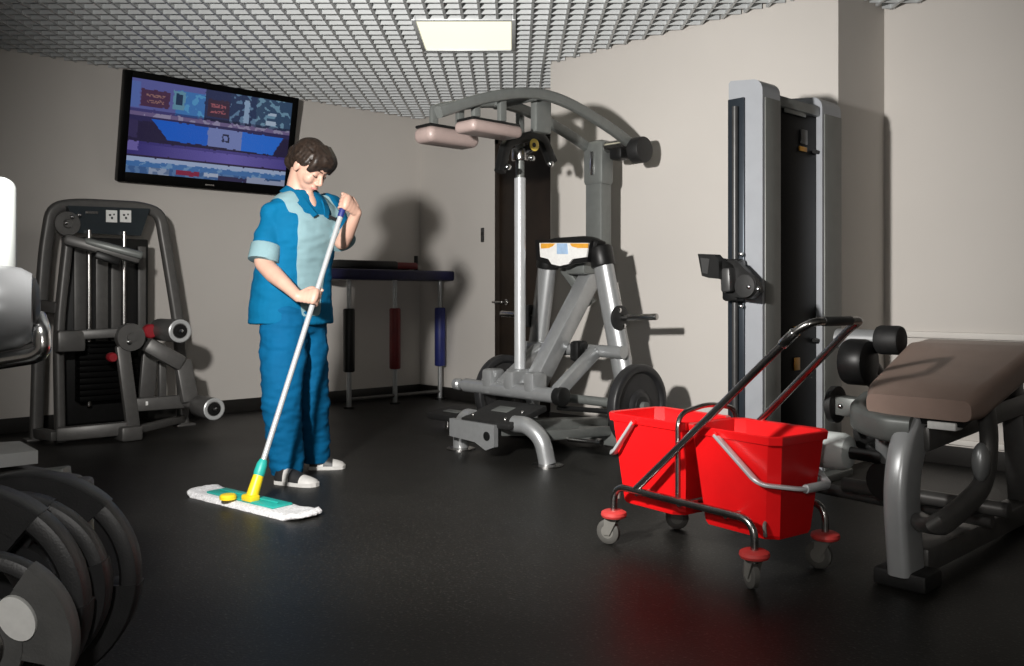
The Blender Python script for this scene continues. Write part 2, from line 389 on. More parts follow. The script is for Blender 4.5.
def screen_col(u, v):       # u right, v down, 0..1: the broadcast picture
    def inr(a, b, c, d): return a <= u <= b and c <= v <= d
    u, v = u+.006*noise.noise(Vector((u*40, v*30, 9))), v+.008*noise.noise(Vector((u*40, v*30, 5)))
    n = noise.noise(Vector((u*26, v*18, 3.1)))
    if v < .34:
        c = (.02, .03, .10)
        if u < .43:
            c = (.11, .12, .36)
            if inr(.0, .05, .03, .30): c = (.10, .16, .45)
            if inr(.26, .43, .06, .33): c = (.05, .19, .50) if n < .15 else (.09, .33, .62)
            if inr(.24, .31, .07, .27): c = (.012, .035, .09) if inr(.255, .295, .10, .22) else (.13, .30, .42)
            if inr(.055, .22, .10, .28):
                c = (.075, .03, .075)
                if (inr(.085, .19, .145, .175) or inr(.085, .19, .205, .235)) and noise.noise(Vector((u*90, v*60, 0))) > -.1: c = (.30, .16, .15)
        elif inr(.45, .585, .10, .29):
            c = (.045, .022, .05)
            if (inr(.47, .56, .15, .185) or inr(.47, .56, .215, .25)) and noise.noise(Vector((u*90, v*60, 0))) > -.1: c = (.33, .10, .13)
        elif inr(.68, .715, .05, .32): c = (.28, .40, .58)
        elif u > .76:
            c = (.035, .075, .15)
            if n > .18: c = (.16, .30, .42)
            if inr(.84, .90, .16, .19) or inr(.83, .90, .25, .30): c = (.42, .52, .66)
        elif u > .59: c = (.02, .04, .11) if n < .2 else (.12, .22, .36)
        if v > .31: c = (c[0]*.5, c[1]*.4, c[2]*.5)
        return c
    if v < .385: return (.16, .12, .26) if n > -.1 else (.30, .27, .42)
    edge = .12+.10*(v-.40)/.2; redge = .97-.06*(v-.40)/.2
    if v < .60+.05*u and v > .40+.03*u and edge < u < redge:
        if .465 < u < .68:
            if inr(.555, .60, .47, .56) and not inr(.567, .588, .49, .54): return (.02, .025, .07)
            return (.19, .24, .52)
        return (.01, .12, .62) if u < .465 else (.02, .16, .70)
    if v < .44: return (.03, .025, .10)
    if v < .66: return (.022, .016, .055) if u > .05 or v > .62 else (.04, .03, .1)
    if v < .80:
        k = max(0, 1-abs(u-.62)*1.7)*(1 if v > .69 else .3)
        if inr(.0, .06, .66, .76): return (.16, .13, .40)
        return (.045+.10*k, .035+.08*k, .19+.24*k)
    if v < .825: return (.03, .02, .06)
    if v < .87: return (.36, .45, .66)
    if v < .93: return (.06, .17, .42) if n < .2 else (.16, .30, .52)
    if inr(.13, .25, .925, 1): return (.30, .36, .50) if n > -.1 else (.12, .18, .32)
    if inr(.29, .43, .925, .98): return (.25, .02, .06)
    if inr(.46, .55, .90, .97): return (.40, .46, .60)
    if inr(.55, .74, .95, 1): return (.03, .025, .08)
    if u > .74: return (.30, .34, .48) if not inr(.86, .97, .90, .95) else (.03, .08, .2)
    return (.05, .12, .30) if n < 0 else (.10, .2, .4)
def tv_screen():
    nu, nv = 176, 96; vs = []; fs = []; cols = []
    inv = ROOTS[tv.name].inverted()
    for j in range(nv+1):
        for i in range(nu+1):
            p = sc + Yv*((i/nu-.5)*iw) + upn*((.5-j/nv)*ih) + zt*.003; vs.append(inv @ p)
    for j in range(nv):
        for i in range(nu):
            a = j*(nu+1)+i; fs.append((a, a+nu+1, a+nu+2, a+1)); cols.append(screen_col((i+.5)/nu, (j+.5)/nv))
    me = bpy.data.meshes.new('screen'); me.from_pydata(vs, [], fs)
    at = me.color_attributes.new('picture', 'FLOAT_COLOR', 'CORNER'); k = 0
    for c in cols:
        for _ in range(4): at.data[k].color = (*c, 1); k += 1
    m = bpy.data.materials.new('screen_picture'); m.use_nodes = True; nt = m.node_tree; b = nt.nodes['Principled BSDF']
    an = nt.nodes.new('ShaderNodeVertexColor'); an.layer_name = 'picture'
    b.inputs['Base Color'].default_value = (.005, .005, .006, 1); b.inputs['Roughness'].default_value = .25
    nt.links.new(an.outputs['Color'], b.inputs['Emission Color']); b.inputs['Emission Strength'].default_value = .62
    me.materials.append(m); o = bpy.data.objects.new('screen', me); COL.objects.link(o); o.parent = tv
tv_screen()

# ------------------------------------------------------------------ padded rack in the far corner
RX = -6.25
ry = [PX(p, 390, RX+.1).y for p in (349, 395, 440)]
rk = thing('padded_rack', 'navy topped rack on foam sleeved legs in the dim far corner', 'rack', (RX, ry[1], 0))
b_ = B(); y1 = PX(449, 276, RX+.08).y; box(b_, (RX+.02, (y1+3.75)/2, 1.075), (.34, y1-3.75, .085), bev=.02, seg=3); obj('padded_top', b_, 'navy', rk)
for y, m_ in zip(ry, ('black', 'redpad', 'navypad')):
    b_ = B(); rod(b_, (RX+.1, y, 0.012), (RX+.1, y, 1.035), .02); g = obj('leg', b_, 'silver', rk)
    b_ = B(); rod(b_, (RX+.1, y, .29), (RX+.1, y, .80), .047, bev=.012); obj('foam_sleeve', b_, m_, g)
    b_ = B(); rod(b_, (RX+.1, y, 0.0), (RX+.1, y, .014), .045); obj('foot', b_, 'black', g)
b_ = B(); rod(b_, (RX+.1, ry[0], .07), (RX+.1, ry[2], .07), .016); obj('floor_rail', b_, 'gun', rk)
b_ = B(); yk = PX(416, 265, RX-.05).y; box(b_, (RX-.06, (yk-.05+3.75)/2-.0, 1.16), (.16, .6, .07), bev=.02); 
pads = obj('upper_pad', b_, 'black', rk)
b_ = B(); box(b_, (RX-.06, yk-.22, 1.158), (.15, .40, .06), bev=.02); obj('red_pad', b_, 'redpad', rk)
b_ = B(); rod(b_, (RX-.05, yk, 1.11), (RX-.05, yk, 1.25), .018, bev=.005); obj('stop_peg', b_, 'black', rk)
b_ = B(); rod(b_, (RX+.05, y1-.01, 1.075), (RX+.05, min(y1+.04, YB-.01), 1.075), .045, bev=.01); obj('end_cap', b_, 'black', rk)

# ------------------------------------------------------------------ leg machine on the left
XM = -5.75; XA = -6.12
lm = thing('leg_extension_machine', 'charcoal leg extension machine with weight stack against the television wall', 'gym machine', (XA, PX(110, 400, XA).y, 0))
def ax_(px, py, X): return PX(px, py, X)
def fl_(p): return Vector((p.x, p.y, .0))
a0 = fl_(PX(36, 425, XA)); a1 = PX(38, 330, XA); a9 = PX(184, 392, XA)
b_ = B(); tube(b_, fillet([a0, PX(39, 330, XA), PX(45, 250, XA), PX(52, 207, XA), PX(78, 204, XA), PX(140, 207, XA), PX(160, 213, XA), PX(168, 260, XA), PX(178, 322, XA), PX(183, 392, XA), fl_(PX(183, 392, XA))], .10), .036, sec=rrect(.062, .075, .022, 3))
obj('arch_frame', b_, 'gun', lm)
b_ = B(); tube(b_, fillet([fl_(PX(60, 430, XM-.2)), PX(58, 330, XM-.2), PX(68, 238, XM-.2)], .2), .03, sec=rrect(.075, .055, .018, 3)); obj('front_upright', b_, 'gun', lm)
# stack housing, guide rods, plates
pA, pB = PX(66, 250, XA+.1), PX(152, 250, XA+.1)
b_ = B(); box(b_, (XA+.02, (pA.y+pB.y)/2, .68), (.04, pB.y-pA.y, 1.2), bev=.01); obj('shroud', b_, 'black', lm)
for px, m_, w in ((80, 'gun', .07), (102, 'gun', .075), (116, 'gun', .06), (142, 'gun', .05)):
    p = PX(px, 300, XA+.06); b_ = B(); box(b_, (XA+.055, p.y, .90), (.02, w, .66), bev=.004); obj('shroud_panel', b_, m_, lm)
for px in (89, 124):
    p = PX(px, 300, XA+.1); b_ = B(); rod(b_, (XA+.1, p.y, .2), (XA+.1, p.y, 1.32), .014); obj('guide_rod', b_, 'dchrome', lm)
yc = (PX(89, 300, XA+.1).y+PX(124, 300, XA+.1).y)/2
for k in range(10):
    b_ = B(); box(b_, (XA+.105, yc, .25+k*.038), (.10, .36, .034), bev=.004); obj('stack_plate', b_, 'smoke', lm)
b_ = B(); prism(b_, [PX(x, y, XA+.05) for x, y in ((66, 206), (148, 209), (139, 236), (75, 233))], Xv, .07); dp = obj('display_board', b_, 'display', lm)
for x in (112, 126):
    b_ = B(); prism(b_, [PX(x+dx, y, XA+.09) for dx, y in ((-6, 210), (5, 210.5), (5, 222.5), (-6, 222))], Xv, .006); d2 = obj('instruction_sticker', b_, 'label', dp)
    b_ = B()
    for dx, y, w, h in ((-2, 215, 2.2, 2), (0, 218, 2, 2.4), (2, 214.5, 1.6, 1.6)): prism(b_, [PX(x+dx+sx*w/2, y+sy*h/2, XA+.0935) for sx, sy in ((-1, -1), (1, -1), (1, 1), (-1, 1))], Xv, .002)
    obj('sticker_icon', b_, 'dguide', dp)
b_ = B(); prism(b_, [PX(x, y, XA+.09) for x, y in ((86, 211), (98, 211.5), (98, 214), (86, 213.5))], Xv, .004); obj('maker_strip', b_, 'dchrome', dp)
p = PX(66, 224, XA+.08); b_ = B(); lathe(b_, p, Xv, [(0, .075), (.02, .08), (.035, .075), (.037, .03), (.05, .025)]); pl_ = obj('pulley', b_, 'gun', lm)
for px, py in ((66, 223), (72, 217), (79, 215)):
    b_ = B(); ellipsoid(b_, PX(px, py, XA+.13), (Xv*.012, Yv*.014, Zv*.014), 10, 6); obj('bolt', b_, 'chrome', pl_)
# lever at the top
b_ = B(); beam(b_, PX(64, 239, XM-.15), PX(140, 259, XM-.02), .13, .07, .02); lv = obj('lever_arm', b_, 'gun', lm)
b_ = B(); beam(b_, PX(84, 241, XM-.10), PX(143, 256, XM+.02), .10, .05, .018); obj('lever_pad', b_, 'grey', lv)
b_ = B(); beam(b_, PX(95, 254, XM-.05), PX(120, 262, XM-.02), .05, .05, .01); obj('lever_bracket', b_, 'black', lv)
# middle linkage
b_ = B(); beam(b_, PX(56, 336, XM-.1), PX(132, 332, XM), .05, .06, .012); obj('cross_bar', b_, 'gun', lm)
b_ = B(); box(b_, PX(70, 341, XM-.08), (.08, .16, .13), bev=.015); obj('pivot_block', b_, 'gun', lm)
b_ = B(); lathe(b_, PX(128, 337, XM-.02), Xv, [(0, .085), (.03, .09), (.06, .085), (.062, .03), (.075, .028)]); cd_ = obj('cam_disc', b_, 'gun', lm)
b_ = B(); ellipsoid(b_, PX(129, 342, XM+.065), (Xv*.01, Yv*.015, Zv*.015), 10, 6); obj('bolt', b_, 'chrome', cd_)
b_ = B(); beam(b_, PX(122, 345, XM), PX(133, 428, XM), .05, .085, .015, up=Yv); obj('swing_arm', b_, 'gun', lm)
for a, r in (((148, 331), .045), ((110, 357), .03)):
    b_ = B(); lathe(b_, PX(a[0], a[1], XM-.02), Xv, [(0, r*.8), (.01, r), (.05, r), (.06, r*.8)], 14); obj('red_knob', b_, 'crimson', lm)
def roller(px, py, X, r, L, parent, m_='gun'):
    c = PX(px, py, X); b_ = B(); rod(b_, c-Xv*L, c, r, 20, bev=.014); o = obj('foam_roller', b_, m_, parent)
    b_ = B(); lathe(b_, c-Xv*.004, Xv, [(0, r*.98), (.008, r*1.0), (.012, r*.9), (.010, r*.68), (.002, r*.64)], 20); obj('end_ring', b_, 'greyvinyl', o)
    b_ = B(); lathe(b_, c-Xv*.002, Xv, [(0, r*.6), (.010, r*.58), (.011, r*.25), (.018, r*.2)], 16); obj('hub_cap', b_, 'black', o)
    b_ = B(); lathe(b_, c+Xv*.014, Xv, [(0, r*.18), (.008, r*.16), (.010, r*.05)], 10); obj('hub_bolt', b_, 'chrome', o)
    return o
roller(180, 331, XM+.28, .072, .32, lm)
roller(214, 409, XM+.32, .070, .22, lm)
b_ = B(); beam(b_, PX(146, 344, XM), PX(182, 364, XM+.04), .10, .10, .02); obj('link_plate', b_, 'gun', lm)
b_ = B(); beam(b_, PX(182, 360, XM+.02), PX(190, 402, XM+.06), .06, .11, .015, up=Yv); obj('roller_arm', b_, 'gun', lm)
b_ = B(); rod(b_, PX(186, 403, XM+.02), PX(208, 409, XM+.2), .03); obj('roller_axle', b_, 'gun', lm)
b_ = B(); beam(b_, PX(132, 405, XM-.02), PX(188, 401, XM), .06, .085, .012); lb = obj('lower_bar', b_, 'gun', lm)
b_ = B(); box(b_, PX(151, 403, XM+.012), (.006, .07, .028), bev=.003); obj('label', b_, 'label', lb)
for (x0, y0, x1, y1) in ((150, 352, 146, 398), (162, 360, 162, 398)):
    b_ = B(); beam(b_, PX(x0, y0, XM-.2), PX(x1, y1, XM-.2), .04, .10 if x0 == 150 else .05, .01, up=Yv); obj('stay', b_, 'gun', lm)
q0, q1 = fl_(PX(56, 430, XM-.12)), fl_(PX(128, 438, XM))
b_ = B(); beam(b_, q0+Zv*.06, q1+Zv*.075, .07, .085, .015); obj('base_bar', b_, 'gun', lm)
b_ = B(); box(b_, q1+Zv*.045, (.16, .13, .09), bev=.015); obj('foot', b_, 'gun', lm)
for p in (a0, fl_(a9)):
    b_ = B(); box(b_, p+Zv*.008, (.10, .13, .016), bev=.004); obj('foot', b_, 'gun', lm)
b_ = B(); beam(b_, q0+Zv*.05, a0+Zv*.05, .06, .06, .01); obj('base_bar', b_, 'gun', lm)
b_ = B(); beam(b_, q1+Zv*.05, fl_(a9)+Zv*.05, .05, .05, .01); obj('base_bar', b_, 'gun', lm)
b_ = B(); beam(b_, PX(38, 305, XA), PX(58, 308, XM-.2), .05, .07, .01); obj('bracket', b_, 'gun', lm)

# ------------------------------------------------------------------ squat machine in the middle
XRA, XLA, XC = -3.44, -3.76, -3.70        # right arm, left arm, centre line
sq = thing('squat_machine', 'silver plate loaded squat machine with arched shoulder arms and padded yoke', 'gym machine', (XC, 3.7, 0))
def P3(x, y, z): return Vector((x, y, z))
def arm(x, y0=2.74, z0=1.795):
    b_ = B(); tube(b_, catmull([P3(x, y0, z0), P3(x, 3.06, 1.915), P3(x, 3.37, 1.985), P3(x, 3.65, 1.975), P3(x, 4.0, 1.885), P3(x, 4.30, 1.775)], 6), sec=rrect(.050, .058, .016, 3), ref=Zv)
    return obj('shoulder_arm', b_, 'grey', sq)
ar, al = arm(XRA), arm(XLA, 2.96, 1.88)
for x, a in ((XRA, ar), (XLA, al)):
    b_ = B(); rod(b_, P3(x, 4.27, 1.785), P3(x, 4.30, 1.772), .03); obj('arm_end', b_, 'dchrome', a)
b_ = B(); rod(b_, P3(XRA, 4.27, 1.775), P3(XRA+.02, 4.33, 1.765), .055, 20, bev=.006); cw = obj('counterweight', b_, 'chrome', sq)
b_ = B(); rod(b_, PY(634, 151, 4.22), PY(634, 151, 4.22)+Xv*.085, .078, 24, bev=.01); obj('counterweight_cap', b_, 'rubber', cw)
b_ = B(); box(b_, PY(620, 152, 4.22), (.10, .10, .10), bev=.02); obj('pivot_block', b_, 'black', sq)
b_ = B(); rod(b_, P3(XLA, 4.2, 1.81), P3(XRA, 4.2, 1.81), .035); obj('pivot_axle', b_, 'dchrome', sq)
b_ = B(); rod(b_, P3(XLA, 3.0, 1.895), P3(XRA, 3.0, 1.895), .018); obj('arm_crossbar', b_, 'grey', sq)
b_ = B(); rod(b_, P3(XLA, 3.40, 1.975), P3(XRA, 3.40, 1.975), .026); obj('arm_crossbar', b_, 'grey', sq)
# shoulder pads
def pad(px, py, x, tk=.085):
    c = PX(px, py, x); R = axes(Yv, None, Vector((0, -.05, 1)))
    b_ = B(); box(b_, c, (.35, .16, tk), R, tk*.48, 6); p = obj('shoulder_pad', b_, 'taupe', sq)
    b_ = B(); box(b_, c+Zv*(tk/2+.003), (.33, .13, .016), R, .006); obj('pad_backing', b_, 'black', p)
    for dy in (-.09, .09):
        b_ = B(); beam(b_, c+Yv*dy+Zv*.055, Vector((x, c.y+dy, 1.915+dy*.25)), .03, .045, .006, up=Yv); obj('pad_bracket', b_, 'grey', p)
pad(447, 138, XLA); pad(489, 130, XRA-.02, .062)
# plates and bracket of the arch around the slider post
xp, yp = -3.86, 3.69
b_ = B(); rod(b_, P3(xp, yp, .42), P3(xp, yp, 1.60), .034, 20); po = obj('slider_post', b_, 'alu', sq)
b_ = B(); rod(b_, P3(xp, yp, 1.58), P3(xp, yp, 2.0), .026, 16); obj('post_shaft', b_, 'grey', po)
b_ = B(); rod(b_, P3(xp, yp, 1.70), P3(xp, yp, 1.775), .05, 18, bev=.008); obj('post_collar', b_, 'dchrome', po)
b_ = B(); box(b_, PX(541, 114, XRA-.06), (.05, .12, .21), bev=.01); obj('arm_plate', b_, 'grey', sq)
b_ = B(); tube(b_, fillet([PX(500, 172, XLA), PX(506, 142, XLA), PX(536, 135, XLA), PX(543, 140, XLA), PX(552, 163, XLA)], .06), sec=rrect(.05, .06, .012, 2)); hk = obj('stop_bracket', b_, 'black', sq)
for px, py in ((508, 167), (551, 164), (532, 158)):
    b_ = B(); ellipsoid(b_, PX(px, py, XLA+.03), (Xv*.018, Yv*.022, Zv*.018), 12, 8); obj('bolt', b_, 'chrome', hk)
b_ = B(); lathe(b_, PX(534, 145, XLA+.05), Xv, [(0, .036), (.006, .036), (.008, .03)], 18); st_ = obj('round_sticker', b_, 'ylw', hk)
b_ = B(); lathe(b_, PX(534, 145, XLA+.058), Xv, [(0, .014), (.003, .014), (.0035, .01)], 12); obj('sticker_mark', b_, 'black', st_)
b_ = B(); beam(b_, P3(xp, yp, 1.74), P3(XLA, yp+.05, 1.80), .04, .05); obj('post_link', b_, 'black', sq)
# rear pivot post
yr = 4.21
b_ = B(); beam(b_, P3(XC, yr, 1.02), P3(XC, yr, 1.70), .135, .10, .014, up=Yv); rp = obj('rear_post', b_, 'grey', sq)
b_ = B(); beam(b_, P3(XC, yr, 1.58), P3(XC, yr, 1.86), .165, .12, .03, up=Yv); obj('post_head', b_, 'grey', rp)
b_ = B(); box(b_, PY(592, 163, yr-.065), (.03, .014, .15), bev=.01); obj('post_slot', b_, 'chrome', rp)
b_ = B(); box(b_, (XC, 4.12, 1.10), (.16, .26, .14), bev=.02); obj('post_bracket', b_, 'grey', sq)
# A-frame
for s, top, bot in ((1, P3(-3.49, 4.0, 1.13), P3(-3.24, 4.02, .03)), (-1, P3(-3.93, 4.0, 1.13), P3(-4.14, 4.02, .03))):
    b_ = B(); tube(b_, [bot, top], sec=circ(.066, 20, .05), ref=Yv); lg_ = obj('frame_leg', b_, 'silver', sq)
    b_ = B(); box(b_, bot-Zv*.018, (.2, .16, .024), bev=.005); obj('foot_plate', b_, 'black', lg_)
    b_ = B(); rod(b_, top-(top-bot).normalized()*.06, top+(top-bot).normalized()*.06, .072, 20, bev=.01); obj('leg_cap', b_, 'black', lg_)
b_ = B(); tube(b_, fillet([P3(-3.93, 3.98, 1.17), P3(-3.84, 3.97, 1.20), P3(-3.56, 3.97, 1.20), P3(-3.49, 3.98, 1.17)], .05), sec=rrect(.085, .11, .02, 3), ref=Zv); obj('frame_bridge', b_, 'black', sq)
ys = 3.90
def q_(pts, y, th, m_, nm, par):
    b_ = B(); prism(b_, [PY(a, c, y) for a, c in pts], Yv, th); return obj(nm, b_, m_, par)
bd_ = q_([(537, 240), (592, 240), (589, 262), (574, 264), (566, 268), (556, 268), (547, 263), (538, 260)], ys+.02, .03, 'black', 'sign_backing', sq)
sg = q_([(540, 243), (589, 243), (587, 257), (573, 259), (569, 264), (560, 266), (552, 264), (549, 259), (541, 257)], ys, .012, 'label', 'sign_board', bd_)
q_([(541, 243.4), (555, 243.4), (553, 246), (549, 248), (541, 248.5)], ys-.008, .004, 'orange', 'orange_band', sg)
q_([(570, 243.4), (588.5, 243.4), (588, 248), (578, 248), (572, 246.5)], ys-.008, .004, 'orange', 'orange_band', sg)
q_([(557, 243.4), (567, 243.4), (568, 254), (557, 254)], ys-.008, .004, 'skyprint', 'blue_figure', sg)
# diagonal beam and its mate
b_ = B(); beam(b_, P3(XC+.02, 4.16, 1.08), P3(XC-.06, 3.70, .36), .10, .115, .014, up=Yv); obj('diagonal_beam', b_, 'silver', sq)
b_ = B(); beam(b_, P3(XC-.14, 4.05, 1.08), P3(XC+.0, 4.15, .85), .06, .06, .01, up=Yv); obj('brace', b_, 'grey', sq)
# weight horn on the right leg and one low
hz = PY(622, 318, 4.0)
def horn(c, L, parent, d=Xv):
    b_ = B(); lathe(b_, c, d, [(0, .05), (.012, .072), (.03, .072), (.04, .05)], 24); h_ = obj('horn_flange', b_, 'rubber', parent)
    b_ = B(); rod(b_, c, c+d*L+Zv*.012, .019, 14, bev=.003); obj('weight_horn', b_, 'dchrome', h_)
    for k in (1, -1):
        b_ = B(); ellipsoid(b_, c+d*.038+Zv*.045*k-Yv*.02*k, (Xv*.006, Yv*.014, Zv*.014), 10, 6); obj('bolt', b_, 'chrome', h_)
horn(Vector((-3.36, 3.985, hz.z)), .285, sq)
horn(Vector((-4.06, 3.985, hz.z)), .285, sq, -Xv)
# lower carriage
zc = .345; yc_ = 3.60
b_ = B(); rod(b_, P3(-4.25, yc_, zc+.005), P3(-3.46, yc_, zc), .042, 18); cb = obj('carriage_bar', b_, 'silver', sq)
b_ = B(); rod(b_, P3(-3.47, yc_, zc), P3(-3.41, yc_, zc), .052, 18, bev=.006); obj('bar_cap', b_, 'black', cb)
b_ = B(); lathe(b_, P3(-4.36, yc_, zc+.005), Xv, [(0, .022), (.01, .034), (.05, .036), (.06, .026), (.10, .026), (.11, .042), (.14, .042)], 18); obj('bar_end', b_, 'silver', cb)
for x in (-4.02, -3.83, -3.66):
    b_ = B(); box(b_, (x, yc_+.02, zc+.045), (.085, .12, .15), bev=.02); obj('bar_clamp', b_, 'silver', cb)
b_ = B(); box(b_, (xp, yp, .43), (.13, .12, .08), bev=.015); obj('post_base', b_, 'silver', sq)
b_ = B(); beam(b_, P3(-3.47, yc_, zc+.02), P3(-3.47, 3.92, .58), .06, .075, .012); obj('lower_arm', b_, 'silver', sq)
b_ = B(); beam(b_, P3(-3.93, yc_, zc+.02), P3(-3.93, 3.92, .58), .06, .075, .012); obj('lower_arm', b_, 'silver', sq)
b_ = B(); rod(b_, P3(-4.1, 3.95, .58), P3(-3.28, 3.95, .58), .036, 16); obj('cross_tube', b_, 'silver', sq)
b_ = B(); box(b_, (-3.56, 3.88, .58), (.07, .10, .12), bev=.02); obj('hinge_block', b_, 'black', sq)
b_ = B(); rod(b_, P3(-4.2, 3.80, .31), P3(-3.0, 3.80, .31), .026, 16); obj('cross_tube', b_, 'grey', sq)
b_ = B(); rod(b_, P3(-3.52, 3.66, .27), P3(-3.14, 3.66, .285), .014, 12, bev=.003); obj('lock_pin', b_, 'black', sq)
b_ = B(); beam(b_, P3(-3.70, 3.35, .17), P3(-3.70, 4.25, .10), .10, .09, .012); obj('base_beam', b_, 'grey', sq)
b_ = B(); beam(b_, P3(-4.12, 4.02, .075), P3(-3.26, 4.02, .075), .09, .09, .012); obj('base_beam', b_, 'grey', sq)
b_ = B(); beam(b_, P3(-3.42, 3.40, .15), P3(-3.42, 3.98, .12), .05, .055, .01); obj('base_rail', b_, 'grey', sq)
b_ = B(); rod(b_, P3(-3.40, 3.62, .11), P3(-3.18, 3.62, .12), .012); lathe(b_, P3(-3.19, 3.62, .12), Xv, [(0, .02), (.03, .02)], 10); obj('pull_pin', b_, 'dchrome', sq)
# foot platform and curved front legs
b_ = B(); box(b_, (-3.72, 3.43, .235), (.40, .30, .035), axes(Xv, Vector((0, 1, .28))), .008); fp = obj('foot_platform', b_, 'rubber', sq)
b_ = B(); box(b_, (-3.745, 3.45, .259), (.13, .075, .006), axes(Xv, Vector((0, 1, .28))), .002); obj('grip_patch', b_, 'grey', fp)
for x, y in ((-3.87, 3.33), (-3.60, 3.33), (-3.58, 3.44)):
    b_ = B(); ellipsoid(b_, (x, y, .255-.28*(3.43-y)), (Xv*.012, Yv*.012, Zv*.012), 10, 6); obj('bolt', b_, 'dchrome', fp)
b_ = B(); prism(b_, [P3(-4.0, 3.28, .20), P3(-3.62, 3.28, .20), P3(-3.62, 3.28, .08), P3(-3.69, 3.28, .055), P3(-3.78, 3.28, .09), P3(-4.0, 3.28, .10)], Yv, .03); kp = obj('front_plate', b_, 'silver', sq)
b_ = B(); lathe(b_, P3(-3.675, 3.262, .135), -Yv, [(0, .025), (.004, .025), (.005, .02)], 16); obj('hole_plug', b_, 'black', kp)
for xa, xb in ((-3.56, -3.345), (-3.90, -4.06)):
    b_ = B(); tube(b_, catmull([P3(xa, 3.36, .205), P3(xa+(xb-xa)*.45, 3.37, .20), P3(xa+(xb-xa)*.85, 3.385, .135), P3(xb, 3.40, .01)], 6), .046, 16); lg_ = obj('curved_leg', b_, 'silver', sq)
    b_ = B(); lathe(b_, P3(xb, 3.40, 0), Zv, [(0, .085), (.008, .085), (.014, .06)], 22); obj('foot_disc', b_, 'dchrome', lg_)
# low side step to the left
b_ = B(); box(b_, (-4.70, 3.93, .10), (.36, .30, .05), axes(Xv, Vector((0, 1, .1))), .012); ss = obj('side_step', b_, 'rubber', sq)
b_ = B(); box(b_, (-4.70, 3.87, .123), (.15, .06, .006), axes(Xv, Vector((0, 1, .1))), .002); obj('grip_patch', b_, 'grey', ss)
for x in (-4.83, -4.58):
    b_ = B(); rod(b_, P3(x, 3.93, 0), P3(x, 3.93, .09), .02); obj('step_leg', b_, 'dchrome', ss)
b_ = B(); beam(b_, P3(-4.58, 3.93, .09), P3(-3.70, 3.93, .12), .06, .06, .01); obj('base_rail', b_, 'grey', sq)

# ------------------------------------------------------------------ weight plates
def plate(name, c, axis, r, th, label, group, parts='flat', m_='iron'):
    """disc with raised rim, dish and hub; centre c is the middle of its thickness"""
    axis = Vector(axis).normalized(); c = Vector(c)
    t = thing(name, label, 'weight plate', (c.x, c.y, c.z-r), 0, group)
    b_ = B(); h = th/2; ri = r*.80
    lathe(b_, c-axis*h, axis, [(0, .028), (0, r*.30), (.006, r*.34), (th*.28, r*.40), (th*.28, ri-.006), (.004, ri+.004), (0, ri+.012), (0, r-.010), (.004, r-.003), (.010, r),
                               (th-.010, r), (th-.004, r-.003), (th, r-.010), (th, ri+.012), (th-.004, ri+.004), (th*.72, ri-.006), (th*.72, r*.40), (th-.006, r*.34), (th, r*.30), (th, .028)], 48)
    o = obj('disc', b_, m_, t)
    return t, o, axis, c
gp = 'black weight plates loaded on the squat machine'
t, o, _, c = plate('weight_plate', (-3.06, 3.80, .31), Xv, .225, .06, 'black weight plate on the squat machine right behind the red bucket', gp)
b_ = B(); lathe(b_, c+Xv*.022, Xv, [(0, .06), (.010, .055), (.012, .03)], 20); obj('hub', b_, 'rubber', t)
t, o, _, c = plate('weight_plate', (-4.12, 3.80, .31), Xv, .225, .06, 'black weight plate on the far left side of the squat machine', gp)
b_ = B(); lathe(b_, c+Xv*.022, Xv, [(0, .06), (.010, .055), (.012, .03)], 20); obj('hub', b_, 'rubber', t)

# ------------------------------------------------------------------ cable column on the right
TX0, TX1 = -2.335, -2.16; TY = (3.56, 3.71, 4.10, 4.29); TZ = 1.875
cc = thing('cable_column', 'tall grey cable column with two shrouds and black front beside the bench', 'gym machine', ((TX0+TX1)/2, 3.92, 0))
def column(y0, y1):
    b_ = B(); prof = []
    r = .055
    pts = [(TX0, 0.02), (TX1, 0.02), (TX1, TZ-r)]
    for k in range(1, 6):
        a = k/6*PI/2; pts.append((TX1-r+r*math.cos(a), TZ-r+r*math.sin(a)))
    pts += [(TX1-r, TZ), (TX0+.01, TZ+.012), (TX0, TZ)]
    loft(b_, [[Vector((x, y0, z)) for x, z in pts], [Vector((x, y1, z)) for x, z in pts]]); return b_
c1 = obj('shroud_column', column(TY[0], TY[1]), 'towergrey', cc)
c2 = obj('shroud_column', column(TY[2], TY[3]), 'towergrey', cc)
for y0, y1, cx in ((TY[0], TY[1], c1), (TY[2], TY[3], c2)):
    b_ = B(); box(b_, (TX1+.002, (y0+y1)/2+.008, TZ/2-.02), (.006, y1-y0-.02, TZ-.13), bev=.002); obj('side_panel', b_, 'towershade', cx)  # side faces covered in the darker tone that carries their shade
b_ = B(); box(b_, (TX1-.095, (TY[1]+TY[2])/2, .89), (.13, TY[2]-TY[1], 1.78), bev=.006); fr_ = obj('stack_shroud', b_, 'smoke', cc)
b_ = B(); box(b_, (TX1-.06, (TY[1]+TY[2])/2, 1.80), (.10, TY[2]-TY[1], .05), bev=.01); obj('top_beam', b_, 'grey', cc)
def onx(px, py, w, h, m_, nm, par, X=TX1-.025, th=.006):
    p = PX(px, py, X); b_ = B(); box(b_, p, (th, w, h), bev=.002); return obj(nm, b_, m_, par)
onx(795, 111, .20, .035, 'grey', 'name_plate', fr_)
onx(804, 137, .06, .07, 'dguide', 'hook', fr_)
onx(803, 149, .07, .022, 'orange', 'orange_sticker', fr_)
onx(797, 331, .05, .045, 'orange', 'orange_sticker', fr_); onx(797, 364, .05, .06, 'orange', 'orange_sticker', fr_)
for py in (152, 340):
    b_ = B(); rod(b_, PX(817, py, TX1-.02)-Yv*.0, PX(817, py, TX1-.02)-Yv*.03, .010); obj('bolt', b_, 'black', c2)
